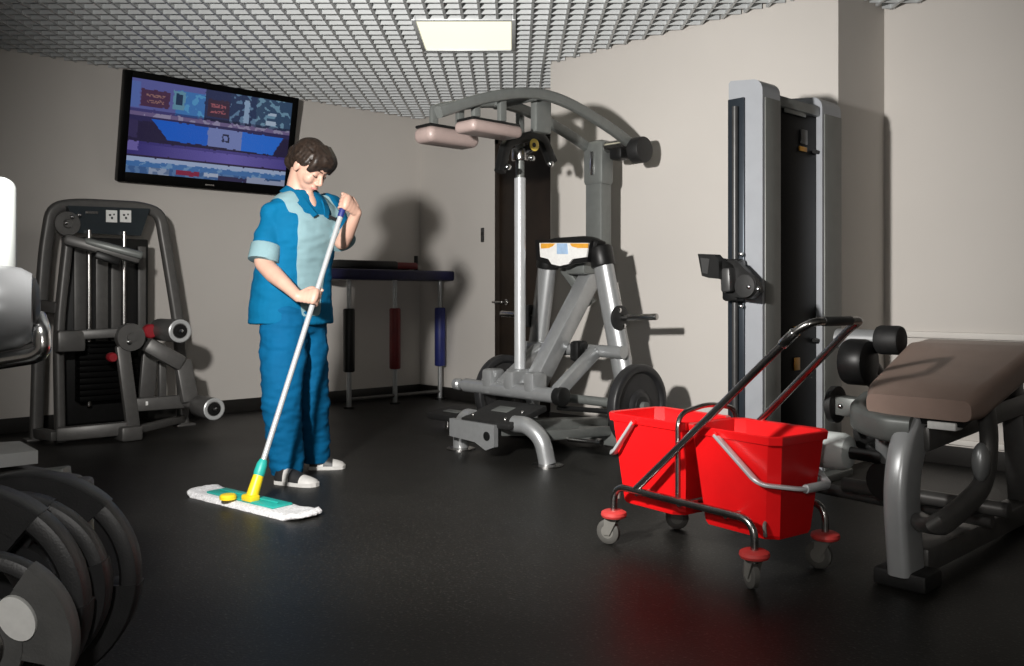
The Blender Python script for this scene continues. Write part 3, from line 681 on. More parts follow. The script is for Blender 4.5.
# rail on the near face and the sliding pulley carriage
b_ = B(); box(b_, (TX0+.045, TY[0]-.006, .90), (.085, .014, 1.80), bev=.004); rl = obj('rail_plate', b_, 'slot', cc)
b_ = B(); rod(b_, (TX0+.05, TY[0]-.025, .06), (TX0+.05, TY[0]-.025, 1.76), .014, 14); obj('guide_rod', b_, 'dguide', rl)
cz = PY(738, 280, TY[0]-.06).z; cX = TX0+.06
b_ = B(); box(b_, (cX, TY[0]-.05, cz), (.085, .075, .19), bev=.015); ca_ = obj('carriage', b_, 'black', cc)
b_ = B(); pts = [PY(x, y, TY[0]-.10) for x, y in ((722, 258), (740, 262), (760, 283), (762, 292), (752, 299), (736, 297), (724, 292))]
prism(b_, pts, Yv, .03); obj('pulley_cheek', b_, 'black', ca_)
b_ = B(); lathe(b_, PY(747, 286, TY[0]-.115)-Yv*.0, -Yv, [(0, .05), (.008, .052), (.014, .045), (.02, .05), (.024, .02)], 22); obj('pulley_wheel', b_, 'rubber', ca_)
for px, py in ((741, 254), (741, 306), (749, 287), (758, 289)):
    b_ = B(); ellipsoid(b_, PY(px, py, TY[0]-.135 if px > 745 else TY[0]-.03), (Xv*.011, Yv*.010, Zv*.011), 10, 6); obj('bolt', b_, 'chrome', ca_)
b_ = B(); pts = [(701, 254), (717, 254.5), (722, 260), (722, 279), (712, 278), (705, 276)]
prism(b_, [PY(x, y, TY[0]-.16) for x, y in pts], Yv, .05); hd = obj('handle_bracket', b_, 'black', ca_)
b_ = B(); prism(b_, [PY(x, y, TY[0]-.16) for x, y in ((704, 258), (713, 259), (711, 274), (706, 273))], Yv, .056); obj('bracket_face', b_, 'dguide', hd)
b_ = B(); beam(b_, PY(716, 266, TY[0]-.16), PY(740, 280, TY[0]-.07), .05, .08, .012); obj('bracket_arm', b_, 'black', hd)
b_ = B(); beam(b_, PY(728, 268, TY[0]-.13), PY(729, 292, TY[0]-.13), .05, .06, .01, up=Yv); obj('grip_block', b_, 'dguide', hd)
b_ = B(); box(b_, ((TX0+TX1)/2, 3.925, .02), (TX1-TX0+.10, .80, .04), bev=.008); obj('base_plate', b_, 'grey', cc)

# ------------------------------------------------------------------ bench machine on the right
lb = thing('leg_curl_bench', 'brown padded leg curl bench on a curved silver leg at the right edge', 'gym machine', (-1.2, 3.2, 0))
# inclined main pad, wider at the back
def pad_mesh(f0, f1, z0, z1, w0, w1, xc0, xc1, th, rr=.03):
    b_ = B(); rings = []; n = 9
    for i in range(n):
        t = i/(n-1); e = 0 if 0 < i < n-1 else 1
        y = f0+(f1-f0)*(0 if i == 0 else 1 if i == n-1 else t)
        z = z0+(z1-z0)*t; w = w0+(w1-w0)*t; x = xc0+(xc1-xc0)*t
        sh = .016*e
        sec = rrect(w-2*sh, th-2*sh, rr-sh*.5, 4)
        rings.append([Vector((x+a, y-b*.25*(z1-z0)/(f1-f0), z-th/2+b)) for a, b in sec])
    loft(b_, rings); return b_
F0, F1 = 2.80, 3.34
b_ = pad_mesh(F0, F1, .605, .752, .350, .44, -1.165, -1.185, .095); pd = obj('seat_pad', b_, 'brown', lb)
b_ = pad_mesh(F1+.01, 3.95, .752, .66, .44, .40, -1.19, -1.19, .085); obj('leg_pad', b_, 'brown', lb)
b_ = B(); prism(b_, [Vector((-1.19+s*w, y, z)) for s, w, y, z in ((-1, .15, F0+.03, .515), (1, .15, F0+.03, .515), (1, .19, F1, .658), (-1, .19, F1, .658))], Vector((0, -.26, 1)), .022); obj('pad_board', b_, 'black', pd)
for x in (-1.29, -1.10):
    b_ = B(); box(b_, (x, F0+.05, .505), (.085, .06, .024), bev=.004); obj('pad_spacer', b_, 'label', lb)
# curved front leg
b_ = B(); tube(b_, catmull([PX(952, 412, -1.2), PX(925, 417, -1.2), PX(910, 440, -1.2), PX(902, 490, -1.2), Vector((-1.2, PX(906, 560, -1.2).y, .05))], 7), sec=rrect(.135, .072, .024, 4), ref=Xv); fl2 = obj('front_leg', b_, 'alu', lb)
fy = PX(906, 560, -1.2).y
b_ = B(); box(b_, (-1.2, fy+.01, .028), (.165, .13, .056), bev=.012); obj('foot', b_, 'rubber', fl2)
# pad cradle
b_ = B(); tube(b_, catmull([Vector((-1.40, 2.98, .535)), Vector((-1.38, 2.86, .505)), Vector((-1.28, 2.80, .488)), Vector((-1.18, 2.80, .485))], 6), sec=rrect(.05, .085, .02, 3), ref=Zv); obj('cradle', b_, 'grey', lb)
b_ = B(); beam(b_, (-1.19, 2.85, .455), (-1.19, 3.85, .50), .09, .08, .012); obj('spine_beam', b_, 'gun', lb)
b_ = B(); beam(b_, (-1.19, 3.68, .49), (-1.19, 3.68, .635), .08, .10, .012, up=Yv); obj('pad_support', b_, 'gun', lb)
b_ = B(); beam(b_, (-1.19, 3.12, .47), (-1.19, 3.16, .60), .08, .10, .012, up=Yv); obj('pad_support', b_, 'gun', lb)
# side frame loop on the right
b_ = B(); tube(b_, catmull([PX(985, 404, -1.03), PX(989, 440, -1.03), PX(984, 480, -1.03), PX(965, 505, -1.03), PX(935, 526, -1.06), Vector((-1.2, fy+.07, .20))], 6), sec=rrect(.045, .070, .02, 3)); obj('side_loop', b_, 'gun', lb)
b_ = B(); ellipsoid(b_, PX(981, 462, -1.02), (Xv*.026, Yv*.03, Zv*.06), 14, 10); obj('loop_boss', b_, 'silver', lb)
b_ = B(); beam(b_, (-1.2, fy+.06, .07), (-1.2, 3.95, .07), .09, .08, .012); obj('base_beam', b_, 'gun', lb)
b_ = B(); beam(b_, (-1.2, 3.86, .08), (-1.2, 3.78, .50), .08, .08, .012, up=Xv); obj('rear_post', b_, 'gun', lb)
b_ = B(); box(b_, (-1.2, 3.95, .03), (.55, .10, .06), bev=.012); obj('rear_foot', b_, 'rubber', lb)
b_ = B(); rod(b_, (-1.55, 3.1, .22), (-1.0, 3.1, .22), .025, 14); obj('lower_rod', b_, 'gun', lb)
b_ = B(); rod(b_, (-1.75, 3.25, .16), (-1.1, 3.25, .14), .022, 14); obj('lower_rod', b_, 'gun', lb)
b_ = B(); tube(b_, catmull([(-1.36, 3.02, .46), (-1.37, 3.04, .36), (-1.34, 3.08, .26)], 5), .03, 14); obj('link_arm', b_, 'silver', lb)
b_ = B(); lathe(b_, (-1.36, 3.06, .27), -Yv, [(0, .07), (.02, .075), (.04, .07), (.042, .03)], 20); obj('pivot_disc', b_, 'rubber', lb)
# arm to the left with its flange and the rollers
tl = PD(849, 408, 3.02)
b_ = B(); beam(b_, Vector((-1.40, 2.95, .52)), Vector((-1.50, 2.95, .525)), .065, .065, .008); sa = obj('side_arm', b_, 'grey', lb)
b_ = B(); lathe(b_, Vector((-1.525, 2.95, .525)), Xv, [(0, .045), (.01, .064), (.03, .064), (.035, .05)], 24); obj('arm_flange', b_, 'rubber', sa)
b_ = B(); ellipsoid(b_, Vector((-1.47, 2.912, .525)), (Xv*.008, Yv*.006, Zv*.008), 8, 6); obj('bolt', b_, 'dchrome', sa)
r1 = PD(888, 340, 3.40)
b_ = B(); rod(b_, r1-Xv*.20, r1-Xv*.03, .038, 18); ro = obj('roller_sleeve', b_, 'silver', lb)
b_ = B(); rod(b_, r1-Xv*.04, r1+Xv*.055, .055, 20, bev=.012); obj('roller_cap', b_, 'rubber', ro)
r2 = PD(858, 362, 3.42)
b_ = B(); rod(b_, r2-Xv*.05, r2+Xv*.05, .088, 24, bev=.02); obj('foam_roller', b_, 'black', lb)
b_ = B(); tube(b_, [r1-Xv*.12, r1-Xv*.12+Yv*.05-Zv*.05, Vector((-1.6, 3.62, .5)), Vector((-1.25, 3.7, .47))], .028, 12); obj('roller_arm', b_, 'gun', lb)
b_ = B(); beam(b_, r2-Xv*.05, Vector((-1.6, 3.62, .5)), .05, .05); obj('roller_arm', b_, 'gun', lb)
r3 = PD(846, 452, 3.16)
b_ = B(); rod(b_, r3-Xv*.22, r3+Xv*.02, .066, 24, bev=.03); obj('foam_roller', b_, 'white', lb)
b_ = B(); tube(b_, [r3+Xv*.0, r3+Xv*.12-Yv*.02+Zv*.0, Vector((-1.45, 3.1, .36)), Vector((-1.36, 3.1, .40))], .022, 12); obj('roller_arm', b_, 'black', lb)
b_ = B(); lathe(b_, PD(862, 430, 3.3), Xv, [(0, .07), (.05, .08), (.10, .07)], 20); obj('counterweight', b_, 'rubber', lb)

# ------------------------------------------------------------------ cleaning trolley with two buckets
TC = W(.70, 3.11); TRZ = math.radians(-7.0)
RZ = Matrix.Rotation(TRZ, 3, 'Z')
def T(s, w, z): return Vector((TC.x, TC.y, 0)) + RZ @ Vector((s, w, z))       # s along, w across (away), z up
tro = thing('cleaning_trolley', 'chrome cleaning trolley with red bumpers and push handle carrying two buckets', 'trolley', (TC.x, TC.y, 0), TRZ)
WS, WW = .315, .18
tr_ = .0125
for w in (-WW, WW):
    b_ = B(); tube(b_, fillet([T(-WS, w, .085), T(-WS, w, .215), T(WS, w, .215), T(WS, w, .085)], .075, 7), tr_, 12); obj('side_rail', b_, 'dchrome', tro)
for s in (-.20, 0, .20):
    b_ = B(); rod(b_, T(s, -WW, .205), T(s, WW, .205), .009, 10); obj('cross_rod', b_, 'dchrome', tro)
# push handle
b_ = B(); tube(b_, fillet([T(-.20, -WW+.0, .222), T(.455, -WW+.02, .80), T(.50, -WW+.035, .825), T(.50, WW-.085, .825), T(.455, WW-.075, .80), T(-.20, WW, .222)], .05, 6), .0125, 12); hd = obj('push_handle', b_, 'dchrome', tro)
b_ = B(); rod(b_, T(.50, -.10, .825), T(.50, .04, .825), .0145, 14, bev=.003); obj('grip', b_, 'grip', hd)
b_ = B(); a, c = T(.455, -WW+.02, .80), T(-.20, -WW, .222); d = (c-a).normalized(); rod(b_, a+d*.01, a+d*.07, .016, 14, bev=.003); obj('handle_joint', b_, 'chrome', hd)
# divider loop
b_ = B(); tube(b_, fillet([T(-.03, -WW+.03, .205), T(-.03, -WW+.03, .50), T(-.03, .0, .525), T(-.03, WW-.03, .50), T(-.03, WW-.03, .205)], .05, 6), .009, 10); obj('divider_loop', b_, 'dchrome', tro)
# casters
for i, (s, w, a) in enumerate(((-WS, -WW, 20), (WS, -WW, -25), (-WS, WW, 35), (WS, WW, 15))):
    b_ = B(); lathe(b_, T(s, w, .097), Zv, [(0, .030), (.004, .043), (.012, .047), (.022, .045), (.027, .036), (.028, .014)], 22); bp_ = obj('bumper', b_, 'redbump', tro)
    ca = RZ @ Vector((math.cos(math.radians(a)), math.sin(math.radians(a)), 0)); cn = Vector((-ca.y, ca.x, 0))
    wc = T(s, w, .045) - ca*.022
    b_ = B(); lathe(b_, wc-cn*.012, cn, [(0, .026), (0, .036), (.004, .044), (.020, .044), (.024, .036), (.024, .026)], 24); wh = obj('caster_wheel', b_, 'tyre', tro)
    b_ = B(); lathe(b_, wc-cn*.013, cn, [(0, .008), (.001, .024), (.004, .027), (.022, .027), (.025, .024), (.026, .008)], 18); obj('hub', b_, 'hubc', wh)
    b_ = B()
    for k in (-1, 1):
        prism(b_, [T(s, w, .094)+ca*.02+cn*.017*k, T(s, w, .094)-ca*.03+cn*.017*k, wc-ca*.012+cn*.017*k-Zv*.01, wc+ca*.012+cn*.017*k-Zv*.01], cn, .003)
    box(b_, T(s, w, .094)-ca*.005, (.05, .037, .005), axes(ca, cn), .001); rod(b_, T(s, w, .09), T(s, w, .11), .012, 10)
    obj('caster_fork', b_, 'hubc', tro)
# buckets
def bucket(s0, label, out, hs):
    """s0 centre along trolley; out = +1 bail hangs to the right end, -1 to the left"""
    c0 = T(s0, 0.0, .14); t = thing('bucket', label, 'bucket', c0, TRZ, 'red buckets riding in the trolley')
    def ring(l, w, z, ch):
        return [T(s0+a*l/2, b*w/2, z) for a, b in ((1, -1+ch), (1, 1-ch), (1-ch*.75, 1), (-1+ch*.75, 1), (-1, 1-ch), (-1, -1+ch), (-1+ch*.75, -1), (1-ch*.75, -1))]
    L, Wd, zt_, zb = .378, .285, .47, .14
    b_ = B()
    out_r = [ring(.295, .205, zb, .30), ring(.305, .215, zb+.012, .28), ring(L*.955, Wd*.94, zt_-.035, .22), ring(L*.965, Wd*.95, zt_-.03, .22), ring(L, Wd, zt_-.028, .2), ring(L+.006, Wd+.006, zt_-.004, .2), ring(L, Wd, zt_, .2), ring(L-.022, Wd-.022, zt_-.003, .2), ring(L*.90, Wd*.86, zt_-.05, .24), ring(.290, .20, zb+.02, .30)]
    loft(b_, out_r); bd = obj('bucket_body', b_, 'red', t, ang=.35)
    # bail
    p = s0 + hs
    wv = Wd/2+.006
    b_ = B(); z0, zl = zt_-.02, zt_-.15
    tube(b_, fillet([T(p, -wv, z0), T(s0+out*(L/2-.055), -wv-.006, zl+.0), T(s0+out*(L/2+.04), -wv+.085, zl-.01), T(s0+out*(L/2+.04), wv-.085, zl-.01), T(s0+out*(L/2-.055), wv+.006, zl), T(p, wv, z0)], .03, 5), sec=rrect(.024, .012, .004, 2), ref=Zv); bl_ = obj('bail_handle', b_, 'alu', t)
    b_ = B(); rod(b_, T(s0+out*(L/2+.04), -.055, zl-.01), T(s0+out*(L/2+.04), .055, zl-.01), .014, 14, bev=.003); obj('bail_grip', b_, 'alu', bl_)
    for sg_ in (-1, 1):
        b_ = B(); rod(b_, T(p, sg_*(wv-.012), z0), T(p, sg_*(wv+.008), z0), .012, 12, bev=.002); obj('bail_pivot', b_, 'red', t)
    b_ = B(); tube(b_, fillet([T(s0+out*.12, -.105, zb+.055), T(s0+out*.13, -.125, zb+.05), T(s0+out*.135, -.125, zb+.015)], .01), .006, 8); obj('drain_clip', b_, 'hubc', t)
    return t
bucket(.178, 'red plastic bucket at the handle side of the trolley, nearest the brown bench', 1, -.045)
bucket(-.215, 'red plastic bucket at the far left end of the trolley, beside the weight plate', -1, -.03)

# ------------------------------------------------------------------ foreground machine at the left edge, with loaded plates
fm = thing('plate_loaded_machine', 'cropped machine with silver foam roller and pale pads at the left edge', 'gym machine', W(-1.38, 2.15))
b_ = B(); rc = PD(37, 308, 2.2); ra = (RT*1.0 + FW*.50).normalized(); R0 = rc-ra*.62
tube(b_, [R0, R0+ra*.02, R0+ra*.54, R0+ra*.585, R0+ra*.610, R0+ra*.62], [.08, .104, .104, .098, .084, .05], 32); ro = obj('foam_roller', b_, 'rollgrey', fm)
b_ = B(); lathe(b_, R0+ra*.606, ra, [(0, .078), (.012, .072), (.020, .05), (.022, .01)], 28); obj('roller_cap', b_, 'black', ro)
b_ = B(); box(b_, PD(-9, 235, 2.32), (.12, .08, .30), Matrix.Rotation(YAW, 3, 'Z'), .038, 5); obj('back_pad', b_, 'padgrey', fm)
b_ = B(); tube(b_, fillet([PD(-70, 372, 2.15), PD(34, 356, 2.15), PD(43, 350, 2.15), PD(42, 330, 2.15), PD(38, 318, 2.2)], .03, 5), .020, 14); obj('roller_bracket', b_, 'chrome', fm)
b_ = B(); beam(b_, PD(-60, 362, 2.19), PD(40, 348, 2.19), .04, .03, .006); obj('bracket_rail', b_, 'gun', fm)
b_ = B(); tube(b_, [W(-1.46, 2.15, 0.01), W(-1.46, 2.15, .9), W(-1.46, 2.3, 1.2)], sec=rrect(.07, .09, .02, 3)); up_ = obj('upright', b_, 'gun', fm)
b_ = B(); beam(b_, PD(-70, 366, 2.15), W(-1.46, 2.15, .72), .05, .05); obj('upright_bracket', b_, 'gun', fm)
b_ = B(); beam(b_, W(-1.46, 2.25, 1.05), PD(-9, 238, 2.37), .05, .05); obj('pad_bracket', b_, 'gun', fm)
b_ = B(); prism(b_, [PZ(-60, 452, .55), PZ(20, 447, .55), PZ(38, 457, .55), PZ(-60, 468, .55)], Zv, .028); obj('step_plate', b_, 'greyvinyl', fm)
A0, A1 = W(-.866, 1.45, .335), W(-.95, 1.92, .335); AX = (A1-A0).normalized()
b_ = B(); beam(b_, PD(-70, 489, 2.02), PD(68, 473, 2.02), .04, .03, .005); obj('top_rail', b_, 'grey', fm)
cpos = A1+AX*.05
b_ = B(); beam(b_, Vector((cpos.x, cpos.y, .01)), Vector((cpos.x, cpos.y, .50)), .07, .07, .01, up=AX); obj('peg_post', b_, 'gun', fm)
b_ = B(); beam(b_, Vector((cpos.x, cpos.y, .05)), W(-1.46, 2.15, .05), .07, .07, .01); obj('base_beam', b_, 'gun', fm)
b_ = B(); beam(b_, Vector((cpos.x, cpos.y, .48)), W(-1.46, 2.15, .52), .06, .05, .01); obj('step_beam', b_, 'gun', fm)
b_ = B(); rod(b_, A0-AX*.03, cpos, .024, 18, bev=.004); obj('weight_horn', b_, 'dchrome', fm)
gl = 'weight plates stacked on the peg in the left foreground'
def grip_plate(dist, r, th, label, face='iron', sticker=False, rot=0., px_off=0., dz=0.):
    c = A0 + AX*dist + RT*px_off + Zv*dz
    t = thing('weight_plate', label, 'weight plate', (c.x, c.y, c.z-r), 0, gl)
    s, u = frame_of(AX); h = th/2
    def pt(rad, a, k): return c + s*(rad*math.cos(a)) + u*(rad*math.sin(a)) + AX*k
    # ring disc with three grip openings: rim, hub and webs are built as real openings
    b_ = B(); n = 72
    prof = [(r-.012, -h), (r-.003, -h+.004), (r, -h+.012), (r, h-.012), (r-.003, h-.004), (r-.012, h), (r*.86, h), (r*.83, h-.008), (r*.83, -h+.008), (r*.86, -h)]
    loft(b_, [[pt(pr, 2*PI*k/n, pk) for pr, pk in prof] for k in range(n)], closed=True)
    rim = obj('rim', b_, 'iron', t)
    b_ = B(); prof = [(r*.50, -h*.75), (r*.50, h*.75), (.027, h*.75), (.027, -h*.75)]
    loft(b_, [[pt(pr, 2*PI*k/n, pk) for pr, pk in prof] for k in range(n)], closed=True)
    hub = obj('hub_disc', b_, face, t)
    for q in range(3):       # webs between the grip openings, each with its raised outer segment
        a0 = rot+q*2*PI/3; b_ = B(); sp = math.radians(72)
        prof = [(r*.49, -h*.75), (r*.845, -h*.75), (r*.845, h*.75), (r*.49, h*.75)]
        loft(b_, [[pt(pr, a0+sp*(k/14-.5), pk) for pr, pk in prof] for k in range(15)])
        wb = obj('web', b_, face, t)
        b_ = B(); prof = [(r*.74, -h*.7), (r*.75, -h-.003), (r*.985, -h-.003), (r*1.008, -h+.005), (r*1.008, h-.005), (r*.985, h+.003), (r*.75, h+.003), (r*.74, h*.7)]
        loft(b_, [[pt(pr, a0+sp*(k/14-.5)*1.0, pk) for pr, pk in prof] for k in range(15)]); obj('raised_segment', b_, 'iron' if face == 'iron' else face, wb)
    b_ = B(); prof = [(.027, -h-.004), (.045, -h-.004), (.050, -h), (.050, -h*.7), (.027, -h*.7)]
    loft(b_, [[pt(pr, 2*PI*k/24, pk) for pr, pk in prof] for k in range(24)], closed=True); obj('collar', b_, 'dchrome', t)
    return t, c, pt, h
# order from the nearest
t, c, pt, h = grip_plate(.0, .155, .040, 'smaller grey faced grip plate with white oval sticker, nearest in the foreground', 'ironface', rot=math.radians(40))
# oval sticker on the face of the nearest plate
so = PD(17, 618, 1.0) ; v = so-Vector((0, 0, CH)); k = (c-AX*(h+.002)-Vector((0, 0, CH))).dot(AX)/v.dot(AX); sc_ = Vector((0, 0, CH))+v*k
b_ = B(); sx = (RT - AX*RT.dot(AX)).normalized(); su = AX.cross(sx); 
b_2 = [sc_ + (sx*.8+su*.6*(1 if su.z < 0 else -1))*0 + sx*(.027*math.cos(a)) + Zv*(.036*math.sin(a)) - sx*(.010*math.sin(a)) for a in [2*PI*k/28 for k in range(28)]]
prism(b_, b_2, AX, .010); obj('oval_sticker', b_, 'label', t)
grip_plate(.165, .228, .060, 'large black grip plate right behind the small stickered plate', rot=math.radians(95), px_off=-.105)
grip_plate(.285, .185, .048, 'medium black grip plate between the two large plates on the peg', rot=math.radians(80), px_off=-.053)
grip_plate(.405, .220, .060, 'large black grip plate at the far end of the peg', rot=math.radians(100), px_off=-.058, dz=-.018)

# ------------------------------------------------------------------ flat mop
mop_label = 'flat mop with white fringed pad, teal plate and pale aluminium pole'
pj = PD(250.5, 501, 3.83)                   # joint on the mop plate
ptop = PD(346, 199, 4.33)                   # upper end of the pole
PA = (ptop-pj).normalized()
mo = thing('flat_mop', mop_label, 'mop', (pj.x, pj.y, 0))
c4 = [PZ(188, 498, 0), PZ(220, 489, 0), PZ(320, 512, 0), PZ(286, 523, 0)]
mc = sum(c4, Vector())/4; ex = ((c4[2]-c4[1])+(c4[3]-c4[0])).normalized(); ey = Vector((-ex.y, ex.x, 0))
ml = ((c4[2]-c4[1]).length+(c4[3]-c4[0]).length)/2; ml *= 1.13; mw = .175
def pad_bm(l, w, z0, h, rag, curl, seed, nu=40, nw=14):
    b_ = B(); top = []; bot = []
    for i in range(nu+1):
        u = (i/nu-.5)*2; r1_, r2_ = [], []
        for j in range(nw+1):
            v = (j/nw-.5)*2
            k = 1+rag*noise.noise(Vector((u*7, v*5, seed)))
            cr = 1-.12*abs(u)**6*abs(v)**4
            x, y = u*l/2*k*cr, v*w/2*(1+rag*1.5*noise.noise(Vector((u*9, v*3, seed+4))))
            ed = min(1-abs(u), (1-abs(v))*w/l*2.2); bulge = h*(1-math.exp(-max(ed, 0)*26))
            zz = z0+.002+bulge+.006*noise.noise(Vector((x*22, y*22, seed)))*(1 if ed < .12 else .3)+curl*max(0, abs(u)-.84)*abs(u)
            p = mc+ex*x+ey*y
            r1_.append(b_.verts.new(p+Zv*max(zz, z0+.004))); r2_.append(b_.verts.new(p+Zv*(z0+max(0, curl*max(0, abs(u)-.9)))))
        top.append(r1_); bot.append(r2_)
    for i in range(nu):
        for j in range(nw):
            b_.faces.new((top[i][j], top[i+1][j], top[i+1][j+1], top[i][j+1])); b_.faces.new((bot[i][j], bot[i][j+1], bot[i+1][j+1], bot[i+1][j]))
        b_.faces.new((top[i][0], bot[i][0], bot[i+1][0], top[i+1][0])); b_.faces.new((top[i][nw], top[i+1][nw], bot[i+1][nw], bot[i][nw]))
    for r1_, r2_, fl in ((top[0], bot[0], 1), (top[-1], bot[-1], -1)):
        for j in range(nw): b_.faces.new((r1_[j], r1_[j+1], r2_[j+1], r2_[j]))
    return b_
obj('mop_pad', pad_bm(ml, mw, .0, .020, .035, .12, 2.), 'mopwhite', mo, ang=1.2)
Rm = axes(ex, ey)
b_ = B(); box(b_, mc+Zv*.027-ex*.02, (ml*.60, mw*.58, .010), Rm, .004); mp = obj('mop_plate', b_, 'teal', mo)
b_ = B(); box(b_, mc+Zv*.036-ex*.02, (ml*.52, .012, .008), Rm, .003); obj('plate_rib', b_, 'teal', mp)
kn = PZ(228, 498, .035)
b_ = B(); lathe(b_, Vector((kn.x, kn.y, .031)), Zv, [(0, .036), (.012, .036), (.02, .03), (.022, .012)], 20); obj('foot_button', b_, 'yellow', mp)
b_ = B(); box(b_, Vector((pj.x, pj.y, .042)), (.07, .05, .028), Rm, .008); obj('swivel_joint', b_, 'yellow', mo)
s1, s2 = pj+PA*.02, pj+PA*.135
b_ = B(); tube(b_, [pj+PA*.005, pj+PA*.025, pj+PA*.085, pj+PA*.115], [.026, .026, .024, .022], 18); so_ = obj('yellow_socket', b_, 'yellow', mo)
b_ = B(); tube(b_, [pj+PA*.110, pj+PA*.122, pj+PA*.16, pj+PA*.18], [.023, .025, .023, .016], 18); obj('teal_collar', b_, 'teal', mo)
b_ = B(); rod(b_, pj+PA*.16, ptop, .0125, 16); obj('pole', b_, 'alu', mo)
b_ = B(); rod(b_, ptop-PA*.10, ptop+PA*.004, .0150, 16, bev=.004); obj('pole_grip', b_, 'navypad', mo)

# ------------------------------------------------------------------ the cleaner
aT = math.radians(50)
F_ = RT*math.sin(aT)-FW*math.cos(aT); L_ = RT*math.cos(aT)+FW*math.sin(aT)     # facing, her left
pr = thing('person', 'person in a blue work tunic and trousers bending over a mop pole', 'person', W(-1.06, 4.48), math.atan2(F_.y, F_.x))
def remesh(bm, vox, smooth=2, disp=None):
    bmesh.ops.recalc_face_normals(bm, faces=bm.faces[:])
    me = bpy.data.meshes.new('tmp'); bm.to_mesh(me); bm.free()
    o = bpy.data.objects.new('tmp', me); COL.objects.link(o)
    md = o.modifiers.new('r', 'REMESH'); md.mode = 'VOXEL'; md.voxel_size = vox
    bpy.context.view_layer.update()
    ev = o.evaluated_get(bpy.context.evaluated_depsgraph_get()); m2 = bpy.data.meshes.new_from_object(ev)
    b2 = bmesh.new(); b2.from_mesh(m2); bpy.data.objects.remove(o); bpy.data.meshes.remove(me); bpy.data.meshes.remove(m2)
    for _ in range(smooth): bmesh.ops.smooth_vert(b2, verts=b2.verts[:], factor=.5, use_axis_x=True, use_axis_y=True, use_axis_z=True)
    if disp:
        b2.normal_update()
        for v in b2.verts: v.co += v.normal*disp(v.co)
    return b2
def limb(bm, pts, rs, n=20, sub=5):
    P = catmull(pts, sub); R = []
    m = len(rs)-1
    for i in range(len(P)):
        t = i/(len(P)-1)*m; k = min(int(t), m-1); R.append(rs[k]+(rs[k+1]-rs[k])*(t-k))
    t0 = (P[0]-P[1]).normalized(); t1 = (P[-1]-P[-2]).normalized()
    P = [P[0]+t0*R[0]*.8, P[0]+t0*R[0]*.45]+P+[P[-1]+t1*R[-1]*.45, P[-1]+t1*R[-1]*.8]; R = [R[0]*.35, R[0]*.82]+R+[R[-1]*.82, R[-1]*.35]
    tube(bm, P, R, n)
# joints (seen position and distance)
rsh, rel = PD(273, 213, 4.36), PD(263, 263, 4.29)
lsh, lel = PD(330, 205, 4.62), PD(342, 243, 4.47)
def on_pole(px, py):       # nearest point of the pole to a sight line
    best = None
    for k in range(400):
        p = pj+(ptop-pj)*(k/399); v = p-Vector((0, 0, CH)); d = v.dot(FW); x = CX+FPX*v.dot(RT)/d; y = HY-FPX*(p.z-CH)/d
        e = abs(y-py)
        if best is None or e < best[0]: best = (e, p)
    return best[1]
gR, gL = on_pole(313, 298), on_pole(344, 204)
rhip, rkn, rank = PD(284, 325, 4.42), PD(282, 398, 4.33), PD(288, 470, 4.38)
lhip, lkn, lank = PD(304, 325, 4.56), PD(312, 396, 4.58), PD(316, 458, 4.70)
def hand(bm, G, wdir, sdir, elbow, ups):
    """fist closed round the pole at G: wrist on the wdir side, palm on the sdir side"""
    A = PA*ups
    w = (wdir-A*wdir.dot(A)).normalized(); s = (sdir-A*sdir.dot(A)-w*sdir.dot(w)).normalized()
    wrist = G+w*.070+s*.022-A*.012
    # palm slab
    for k in range(5):
        t = k/4; c = wrist*(1-t)+(G-w*.010+s*.027)*t; ellipsoid(bm, c, (w*.022, s*(.017+.002*t), A*(.026+.016*t)), 16, 10)
    R_ = .0125+.0085
    for i, (off, ln, fr) in enumerate(((.031, 205, .0088), (.011, 228, .0092), (-.009, 218, .0088), (-.028, 190, .0078))):
        pts = [G+A*off+s*.028+w*.004]
        for k in range(9):
            a = math.radians(25+(ln-25)*k/8); rr = R_+.0055*max(0, 1-k/3)
            pts.append(G+A*(off-.002*k/8)+s*(rr*math.cos(a))-w*(rr*math.sin(a)))
        tube(bm, pts, [fr*1.1]+[fr*(1-.028*k) for k in range(9)], 10)
        ellipsoid(bm, pts[-1], (A*fr*.75, s*fr*.75, w*fr*.75), 10, 6); ellipsoid(bm, pts[2], (A*fr*1.12, s*fr*1.12, w*fr*1.12), 10, 6)
    # thumb leaves the side of the palm and closes the other way
    tp = [wrist-w*.012+A*.020+s*.004, G+w*.032+A*.040+s*.008, G+w*.022+A*.050-s*.012, G+w*.002+A*.054-s*.022, G-w*.014+A*.050-s*.021]
    P = catmull(tp, 4); tube(bm, P, [.0135-.0045*i/(len(P)-1) for i in range(len(P))], 10); ellipsoid(bm, P[-1], (A*.0085, s*.0085, w*.0085), 10, 6)
    return wrist
body = B()
wR = hand(body, gR, (rel-gR), -FW-RT*.15, rel, 1)
wL = hand(body, gL, (lel-gL)+FW*.1+RT*.25, RT*.35-FW, lel, 1)
limb(body, [rsh-Zv*.02, (rsh+rel)/2, rel], [.042, .046, .043]); limb(body, [rel, rel*.68+wR*.32-Zv*.004, rel*.3+wR*.7, wR], [.041, .043, .032, .025])
limb(body, [lsh-Zv*.02, (lsh+lel)/2, lel], [.042, .044, .038]); limb(body, [lel, lel*.68+wL*.32, lel*.3+wL*.7, wL], [.037, .038, .030, .023])
for hp_, kn_, an_ in ((rhip, rkn, rank), (lhip, lkn, lank)):
    limb(body, [hp_, hp_*.5+kn_*.5, kn_, kn_*.6+an_*.4, an_], [.085, .075, .055, .055, .04])
